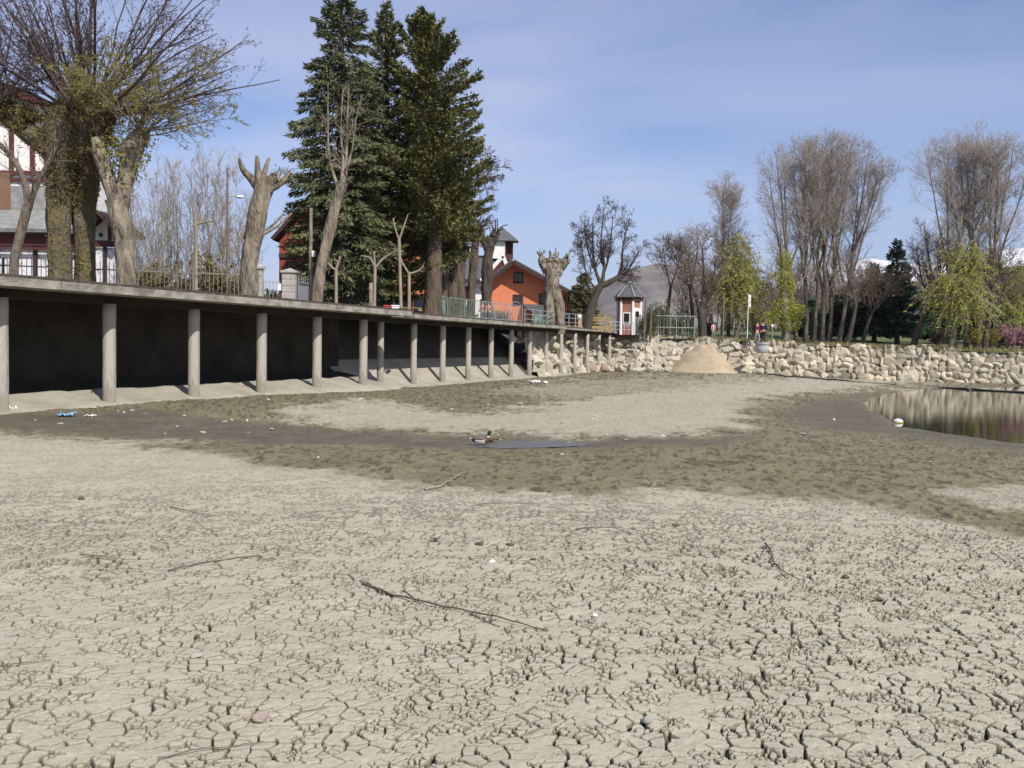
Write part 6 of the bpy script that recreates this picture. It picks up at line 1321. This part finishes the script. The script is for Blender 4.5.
peb = [('brown hollow can shaped lump in the pale mud at the upper left', 81, 498, 5, 3, 'pebble_dark'), ('upright pinkish stone standing in the cracked mud', 211, 623, 4, 7, 'pebble_warm'), ('large flat pinkish stone in the lower left mud', 262, 715, 13, 8, 'pebble_warm'), ('dark clod left of the upright pinkish stone', 197, 636, 4, 3, 'pebble_dark'), ('tan pebble above the upright pinkish stone', 142, 603, 4, 3, 'pebble_warm'), ('pinkish pebble beside the faint left twig', 101, 568, 4, 3, 'pebble_warm'), ('bright white pebble at the centre right of the mud', 595, 615, 4, 4, 'duck_white'), ('whitish shell like pebble below the small dark clods', 492, 561, 5, 3, 'duck_white'), ('flat grey stone near the left picture edge', 12, 634, 8, 3, 'pebble'), ('dark clod at the left of three in a row', 480, 543, 6, 3, 'pebble_dark'), ('dark clod in the middle of three in a row', 510, 544, 5, 2, 'pebble_dark'), ('dark clod at the right of three in a row', 533, 559, 5, 2, 'pebble_dark'), ('dark clod below the pale broken branch', 436, 539, 4, 2, 'pebble_dark'), ('dark clod by the small straight twig', 676, 525, 4, 3, 'pebble_dark'), ('dusty grey stone half sunk below the long branch', 196, 655, 7, 4, 'pebble'), ('dark curled clod at the right of the mud', 846, 577, 6, 3, 'pebble_dark'), ('dark broken clod right of the curled one', 880, 599, 6, 3, 'pebble_dark'), ('dark clod near the right picture edge', 966, 612, 7, 3, 'pebble_dark'), ('flat reddish stone right of the long branch', 620, 611, 8, 2, 'pebble_warm'), ('rounded grey stone at the lower edge of the mud', 648, 719, 8, 5, 'pebble')]
for k, (lab, x, y, w_, h_, mm) in enumerate(peb):
    q = bed_pt(x, y + h_ * .5); m_ = q[1] / F; tag(build('mud_stone', rock((q[0], q[1], q[2] + h_ * m_ * .38), w_ * m_, w_ * m_ * .8, h_ * m_ * .8, 500 + k, sub=2), mm, loc=q, smooth=mm == 'pebble'), lab, 'stone', 'stones and clods on the cracked mud')
wh = [(155, 418), (132, 411), (118, 412), (124, 413), (205, 425), (198, 424), (184, 416), (177, 427), (248, 433), (232, 420), (224, 422), (218, 426), (247, 421), (145, 414), (165, 434), (203, 433), (296, 418), (302, 426), (272, 429), (315, 424), (349, 424), (410, 413), (488, 405), (487, 414), (592, 419), (594, 417), (561, 423), (606, 435), (626, 440), (640, 394), (663, 436), (505, 447), (498, 436), (562, 455), (700, 405), (803, 434), (834, 420), (871, 479), (930, 462), (95, 408), (60, 424), (35, 421), (268, 400), (282, 404), (330, 405), (361, 399), (420, 398), (262, 452), (318, 458), (340, 412), (452, 410), (520, 404), (545, 404), (680, 400)]
M['stone_pale'] = mat('whitish stone', (.62, .58, .50), (.48, .45, .38), 12, .95)
for k, (x, y) in enumerate(wh):
    q = bed_pt(x, y); m_ = q[1] / F; w_ = rng.uniform(1.4, 3.2) if k % 5 else 4.2; h_ = rng.uniform(.8, 1.5)
    tag(build('pale_stone', rock((q[0], q[1], q[2] + h_ * m_ * .4), w_ * m_, w_ * m_ * .8, h_ * m_, 700 + k, sub=1), 'stone_pale' if k % 3 == 0 else 'pebble', loc=q), 'small whitish stone scattered on the darker mud between deck and cracked mud', 'stone', 'whitish stones on the dark mud')
M['stick_mid'] = mat('grey dead wood', (.20, .165, .12), (.13, .105, .08), 14, .95, .6)
def stick(label, pts, r, mm, fork=None, name='stick'):
    r = r * .62
    q = np.array([bed_pt(x, y, r * .9 + .008) for x, y in pts]); t = np.linspace(0, len(q) - 1, 16); o = np.stack([np.interp(t, range(len(q)), q[:, c]) for c in range(3)], 1)
    o += rng.normal(size=o.shape) * r * .6; o[:, 2] = np.maximum(o[:, 2], np.interp(t, range(len(q)), q[:, 2]) - r * .3) + np.sin(t * 2.2) * r * .6
    a = Acc().tubes(o, r * np.linspace(1.1, .45, 16), 7, cap=True)
    if fork:
        for f in fork: p = np.array([bed_pt(x, y, r * .8) for x, y in f]); a.tubes(np.stack([np.interp(np.linspace(0, len(p) - 1, 6), range(len(p)), p[:, c]) for c in range(3)], 1), r * np.linspace(.6, .3, 6), 5)
    tag(build(name, a, mm, loc=q[0], smooth=True), label, 'stick', 'dead sticks on the mud')
stick('dark crooked twig with a hooked end in the upper left mud', [(168, 572), (200, 565), (238, 559), (259, 556.5), (262, 561), (276, 560)], .010, 'stick_dark')
stick('longest dead branch lying across the middle of the cracked mud', [(362, 585), (392, 597), (430, 605), (470, 614), (510, 623), (549, 632)], .014, 'stick_dark', [[(392, 597), (376, 588), (362, 580)], [(470, 614), (490, 624), (500, 628)], [(418, 602), (405, 592), (400, 591)]])
stick('bent dark root like stick in the right part of the mud', [(766, 545), (771, 552), (774, 563), (782, 572), (794, 579)], .013, 'stick_dark', [[(766, 546), (762, 554), (758, 562)]])
stick('pale broken branch at the edge of the olive mud', [(424, 491), (440, 488), (452, 480), (462, 474)], .022, 'stick_pale', [[(440, 488), (430, 486), (416, 492)]])
stick('thin grey twig at the left picture edge', [(-4, 668), (24, 665), (52, 661)], .007, 'stick_mid')
stick('thin arched twig at the bottom of the picture', [(158, 761), (200, 752), (240, 747), (264, 744)], .006, 'stick_mid')
stick('short curved twig near the flat pinkish stone', [(285, 723), (300, 714), (328, 709)], .006, 'stick_mid')
stick('short straight dark twig in the upper middle of the mud', [(576, 530), (598, 529), (622, 528)], .010, 'stick_dark')
stick('very thin straight twig above the dark clods', [(476, 505), (505, 504), (532, 504)], .009, 'stick_mid')
stick('small dark twig cluster at the upper left of the mud', [(80, 556), (105, 558), (120, 560), (136, 561)], .008, 'stick_dark')
stick('short twig beside the leaning wire in the left mud', [(360, 582), (376, 590), (384, 591)], .007, 'stick_mid')
stick('thin diagonal twig at the right of the flat stones', [(170, 508), (200, 515), (222, 517)], .010, 'stick_mid')
q = bed_pt(96, 402); tag(build('leaning_stick', Acc().tubes(np.array([q + [0, 0, 0], q + [-.12, .1, .16], q + [-.22, .2, .32]]), np.array([.022, .018, .012]), 7), 'stick_dark', loc=q, smooth=True), 'dark stick leaning at the foot of the first whole column', 'stick')
def film(name, label, x, y, w_, h_, mm, cat, seed):
    q = bed_pt(x, y); n = 14; u, v = np.meshgrid(np.linspace(-.5, .5, n), np.linspace(-.5, .5, n)); zz1 = np.abs(fbm(u * 5 + seed, v * 5, seed, 3) - .45) * h_ * 2.4 + .02
    ed = 1 + (vn(np.arctan2(v, u) * 2 + 9, u * 0, seed) - .5) * .6; a = Acc(); i = np.arange(n - 1)[:, None]; j = np.arange(n - 1)[None]
    top = np.stack([q[0] + u * w_ * ed, q[1] + v * w_ * .7 * ed, q[2] + zz1], -1); ix = np.stack([i * n + j, i * n + j + 1, (i + 1) * n + j + 1, (i + 1) * n + j], -1)
    a.add(top, ix); a.add(top - [0, 0, .006], ix[..., ::-1]); tag(build(name, a, mm, loc=q, smooth=True), label, cat)
film('plastic_film', 'crumpled blue plastic film on the dark mud before the columns', 66, 416.5, .38, .10, 'blue_plastic', 'litter', 3); film('plastic_bag', 'small white plastic bag beside the leftmost column', 11, 411, .22, .16, 'white_plastic', 'litter', 5)
film('plastic_scrap', 'pale paper scrap right of the blue film', 90, 417, .22, .05, 'white_plastic', 'litter', 7); film('plastic_scrap', 'bright white and bluish scrap near the apron end', 539, 383, .75, .14, 'white_plastic', 'litter', 9); film('plastic_scrap', 'thin white scrap left of the bluish one', 531, 384, .3, .22, 'white_plastic', 'litter', 11)
# float in the water, hose on the mud
q = G(898, 422.5, -.41); root = thing('buoy', 'white egg shaped float at the near edge of the brown water', 'buoy', q); build('body', Acc().lathe([(.01, -.07), (.10, -.05), (.16, .01), (.15, .06), (.10, .11), (.01, .13)], q, 16), 'duck_white', root, smooth=True); build('ring', Acc().lathe([(.163, -.005), (.17, .012), (.163, .03)], q, 16), 'bill', root, smooth=True)
hp = np.array([G(x, y, z_) for x, y, z_ in ((768, 374, .02), (786, 376, -.02), (815, 378, -.1), (843, 380.5, -.2), (880, 384, -.33), (920, 386.5, -.38), (950, 387.6, -.38), (985, 390, -.38), (1060, 394, -.38))]); t = np.linspace(0, 8, 60)
tag(build('hose', Acc().tubes(np.stack([np.interp(t, range(9), hp[:, c]) for c in range(3)], 1) + np.stack([0 * t, 0 * t, .02 * np.sin(t * 5)], 1), np.full(60, .055), 8), 'iron_dark', loc=hp[0], smooth=True), 'long dark hose lying over the far mud and the brown water', 'hose')
spit = [(846, 399.5), (868, 397.5), (890, 396.5), (905, 397.2), (914, 398.2), (902, 399.6), (880, 400.4), (858, 401)]
for lab, x, y, w_ in (('small dark clump standing out of the brown water near the wall', 969, 390, .20), ('dark clump at the left tip of the brown water', 862, 393, .25)):
    q = G(x, y, -.41); tag(build('mud_clump', rock((q[0], q[1], -.39), w_, w_, .14, 77 + x), 'pebble_dark', loc=q), lab, 'clump')

# ------------------------------------------------------------------ ducks
def duck(label, x, y, drake, head_low=False, yaw=0.0):
    q = G(x, y, -.065); root = thing('duck', label, 'duck', q); root.rotation_euler = (0, 0, yaw); o_ = np.array(q)
    sp = [(-.235, .130, .006), (-.20, .118, .022), (-.155, .108, .046), (-.10, .105, .072), (-.03, .102, .088), (.05, .102, .090), (.105, .112, .074)] + ([(.145, .115, .050), (.175, .112, .036), (.205, .105, .033), (.232, .098, .036), (.258, .092, .027), (.272, .088, .010)] if head_low else [(.135, .145, .052), (.150, .185, .036), (.155, .225, .033), (.165, .258, .040), (.192, .262, .035), (.214, .255, .012)])
    n = 40; t = np.linspace(0, len(sp) - 1, n); c = np.stack([np.interp(t, range(len(sp)), [s[0] for s in sp]), 0 * t, np.interp(t, range(len(sp)), [s[1] for s in sp])], 1); r = np.interp(t, range(len(sp)), [s[2] for s in sp])
    ker = np.array([.25, .5, .25]); c[1:-1] = (c[:-2] + 2 * c[1:-1] + c[2:]) / 4
    a = Acc().tubes(c + o_, r, 18); me = build('body', a, ['duck_grey', 'duck_green', 'duck_brown', 'duck_white', 'duck_black', 'duck_back'] if drake else ['duck_mottle', 'duck_mottle', 'duck_mottle', 'duck_mottle', 'duck_mottle', 'duck_back'], root, smooth=True)
    mi = []
    for p in me.data.polygons:
        ce = p.center; k = 0
        if ce.x > .128 and ce.z > .185: k = 1
        elif ce.x > .125 and ce.z > .168: k = 3
        elif ce.x > .085: k = 2
        elif ce.x < -.17: k = 3
        elif ce.x < -.12: k = 4
        elif ce.z > .145: k = 5
        mi.append(k)
    me.data.polygons.foreach_set('material_index', np.array(mi, np.int32))
    hx, hz_ = (.268, .088) if head_low else (.205, .256)
    b = Acc(); b.add(np.array([[hx - .01, -.014, hz_ - .012], [hx - .01, .014, hz_ - .012], [hx - .01, .010, hz_ + .010], [hx - .01, -.010, hz_ + .010], [hx + .03, -.013, hz_ - .014], [hx + .03, .013, hz_ - .014], [hx + .03, .011, hz_ - .006], [hx + .03, -.011, hz_ - .006], [hx + .052, -.010, hz_ - .016], [hx + .052, .010, hz_ - .016], [hx + .052, .008, hz_ - .011], [hx + .052, -.008, hz_ - .011]]) + o_, [[0, 1, 5, 4], [1, 2, 6, 5], [2, 3, 7, 6], [3, 0, 4, 7], [4, 5, 9, 8], [5, 6, 10, 9], [6, 7, 11, 10], [7, 4, 8, 11], [8, 9, 10, 11]]); build('bill', b, 'bill', root)
    for sy in (-1, 1):
        w_ = Acc(); n2 = 12; tt = np.linspace(0, 1, n2); cc = np.stack([.085 - .30 * tt, sy * (.076 - .055 * tt ** 2), .128 + .006 * np.sin(tt * 3) - .004 * tt], 1); rr = .034 * np.sin(np.clip(tt * .93 + .07, 0, 1) * math.pi) ** .6 * (1 - .5 * tt) + .002
        w_.tubes(cc + o_, rr, 10); build('wing', w_, 'duck_back' if drake else 'duck_mottle', root, smooth=True)
        f = Acc(); f.tubes(np.array([[0, sy * .035, .05], [.005, sy * .037, .012]]) + o_, np.array([.008, .007]), 6); f.add(np.array([[.0, sy * .037, .012], [.05, sy * .037 - .025, .006], [.056, sy * .037, .006], [.05, sy * .037 + .025, .006]]) + o_, [[0, 1, 2, 3]]); build('foot', f, 'foot_orange', root)
        build('eye', Acc().lathe([(.001, .005), (.005, 0), (.001, -.005)], np.array([hx - .03, sy * (.030), hz_ + .006]) + o_, 8), 'duck_black', root)
    return root
duck('drake with dark green head and pale flank resting by the stream', 481, 445.2, True, yaw=-.12)
duck('brown mottled hen duck with lowered head just behind the drake', 488.5, 442.3, False, True, yaw=-.15).scale = (.86, .86, .86)

# ------------------------------------------------------------------ people
def skin(name, pts, edges, mm, root, off):
    me = bpy.data.meshes.new(name); me.from_pydata([tuple(p[:3]) for p in pts], edges, []); o = bpy.data.objects.new(name, me); C.objects.link(o)
    md = o.modifiers.new('skin', 'SKIN'); md.use_smooth_shade = True; md.branch_smoothing = .3
    if not me.skin_vertices: me.attributes  # layer is made with the modifier
    for k, p in enumerate(pts): d = me.skin_vertices[0].data[k]; d.radius = (p[3], p[4] if len(p) > 4 else p[3]); d.use_root = k == 0
    ss = o.modifiers.new('sub', 'SUBSURF'); ss.levels = ss.render_levels = 1
    ev = o.evaluated_get(bpy.context.evaluated_depsgraph_get()); m2 = bpy.data.meshes.new_from_object(ev); m2.name = name
    o.modifiers.clear(); o.data = m2; m2.materials.clear(); m2.materials.append(M[mm]); o.parent = root; o.location = (0, 0, 0); bpy.data.meshes.remove(me); return o
def person(label, loc, h, yaw, top, legs, stride=.12, hairm='hair', armf=.12):
    s = h / 1.72; root = thing('person', label, 'person', loc, None); root.rotation_euler = (0, 0, yaw)
    V = lambda x, y, z, *r: (x * s, y * s, z * s, *[q * s for q in r])
    pel, wai, che, nec, hd, crn = V(0, 0, .92, .145, .105), V(0, 0, 1.10, .135, .095), V(0, 0, 1.32, .165, .11), V(0, .0, 1.47, .055, .055), V(0, -.02, 1.60, .085, .10), V(0, -.01, 1.70, .06, .07)
    A = []; pts = [pel, wai, che, nec, hd, crn]; ed = [(0, 1), (1, 2), (2, 3), (3, 4), (4, 5)]
    def limb(pp, a0):
        k = len(pts); pts.extend(pp); ed.append((a0, k)); [ed.append((k + i, k + i + 1)) for i in range(len(pp) - 1)]; return pp
    arms, lg = [], []
    for sx in (-1, 1): arms.append(limb([V(sx * .19, 0, 1.40, .055), V(sx * .235, .02 + armf * sx * .3, 1.14, .043), V(sx * .24, -.10 - armf * sx * .5, .90, .033), V(sx * .24, -.13 - armf * sx * .6, .81, .038, .022)], 2))
    for sx in (-1, 1): lg.append(limb([V(sx * .095, 0, .84, .085), V(sx * .10, -stride * sx * .5 - .02, .48, .058), V(sx * .10, -stride * sx, .08, .042), V(sx * .10, -stride * sx - .13, .03, .035, .03)], 0))
    skin('body', pts, ed, 'skin', root, loc)
    g = 1.16; up_ = lambda p, f=g: (*p[:3], *[q * f for q in p[3:]])
    tp = [up_(pel, 1.1), up_(wai, 1.12), up_(che, 1.1), V(0, 0, 1.43, .08)] + [up_(p, 1.25) for p in arms[0][:3]] + [up_(p, 1.25) for p in arms[1][:3]]
    skin('jacket', tp, [(0, 1), (1, 2), (2, 3), (2, 4), (4, 5), (5, 6), (2, 7), (7, 8), (8, 9)], top, root, loc)
    tr = [V(0, 0, .96, .15, .112), V(0, 0, .90, .15, .115)] + [up_(p, 1.2) for p in lg[0][:3]] + [up_(p, 1.2) for p in lg[1][:3]]
    skin('trousers', tr, [(0, 1), (1, 2), (2, 3), (3, 4), (1, 5), (5, 6), (6, 7)], legs, root, loc)
    sh_ = Acc()
    for sx in (-1, 1): build('shoe', Acc().tubes(np.array([V(sx * .10, -stride * sx + .05, .045)[:3], V(sx * .10, -stride * sx - .06, .05)[:3], V(sx * .10, -stride * sx - .17, .035)[:3]]) + np.array(loc), np.array([.045, .052, .035]) * s, 8, cap=True), 'cloth_black', root, smooth=True)
    hr = Acc(); th = np.linspace(0, 1.75, 8); hr.lathe([(.112 * math.sin(t) * s + .001, .128 * math.cos(t) * s) for t in th], np.array(loc) + np.array([0, .012, 1.635]) * s, 14); build('hair', hr, hairm, root, smooth=True)
    hc = np.array(loc) + np.array([0, -.11, 1.60]) * s; build('nose', Acc().add(np.array([[-.014, 0, -.02], [.014, 0, -.02], [0, -.03, -.018], [0, .004, .03]]) * s + hc, t=[[0, 1, 2], [0, 2, 3], [1, 3, 2]]), 'skin', root)
    for sx in (-1, 1): build('eye', Acc().lathe([(.001, .010 * s), (.012 * s, 0), (.001, -.010 * s)], hc + np.array([sx * .035, .006, .022]) * s, 8), 'duck_black', root)
    build('mouth', Acc().box(hc + np.array([0, -.002, -.05]) * s, np.array([.045, .012, .010]) * s), 'cloth_wine', root)
    return root
def bank_at(x, D): q = P(x, 340, D); return (float(q[0]), float(D), float(bank_z(q[0], q[1])))
person('child in a red top behind the railing before the orange house', (float(P(482.5, 320, 57.6)[0]), 57.6, ZP), 1.12, .3, 'cloth_red', 'cloth_navy')
person('child in a yellow top standing right of the one in red', (float(P(488.5, 320, 58.2)[0]), 58.2, ZP), 1.12, -.4, 'cloth_yellow', 'cloth_black')
person('walker in a dark red jacket and light grey trousers above the stone wall', bank_at(757, 78.5), 1.66, .7, 'cloth_wine', 'cloth_grey', .16)
person('walker in a navy jacket and black trousers beside the red jacketed one', bank_at(763, 79.0), 1.74, -.3, 'cloth_navy', 'cloth_black', .10)
person('small person in pale pink near the dark stump tree', bank_at(713, 84), 1.36, .4, 'cloth_pink', 'cloth_grey', .10)

for lab, x, D_, w_, h_ in (('grey green shrub behind the pale barrier, left of the lean to roof', 500, 70, 1.0, 1.1), ('low shrub behind the green barriers', 470, 66, .9, 1.0), ('olive shrub at the left corner of the orange house', 492, 80, .9, 1.7), ('brownish shrub before the left wall of the orange house', 503, 86, 1.0, 1.9), ('small shrub below the right window of the orange house', 534, 84, .8, 1.4)):
    shrub(lab, x, D_, 330, w_, h_, 900, 'moss_leaf' if 'brown' in lab or 'olive' in lab else 'leaf_green', size=.12)
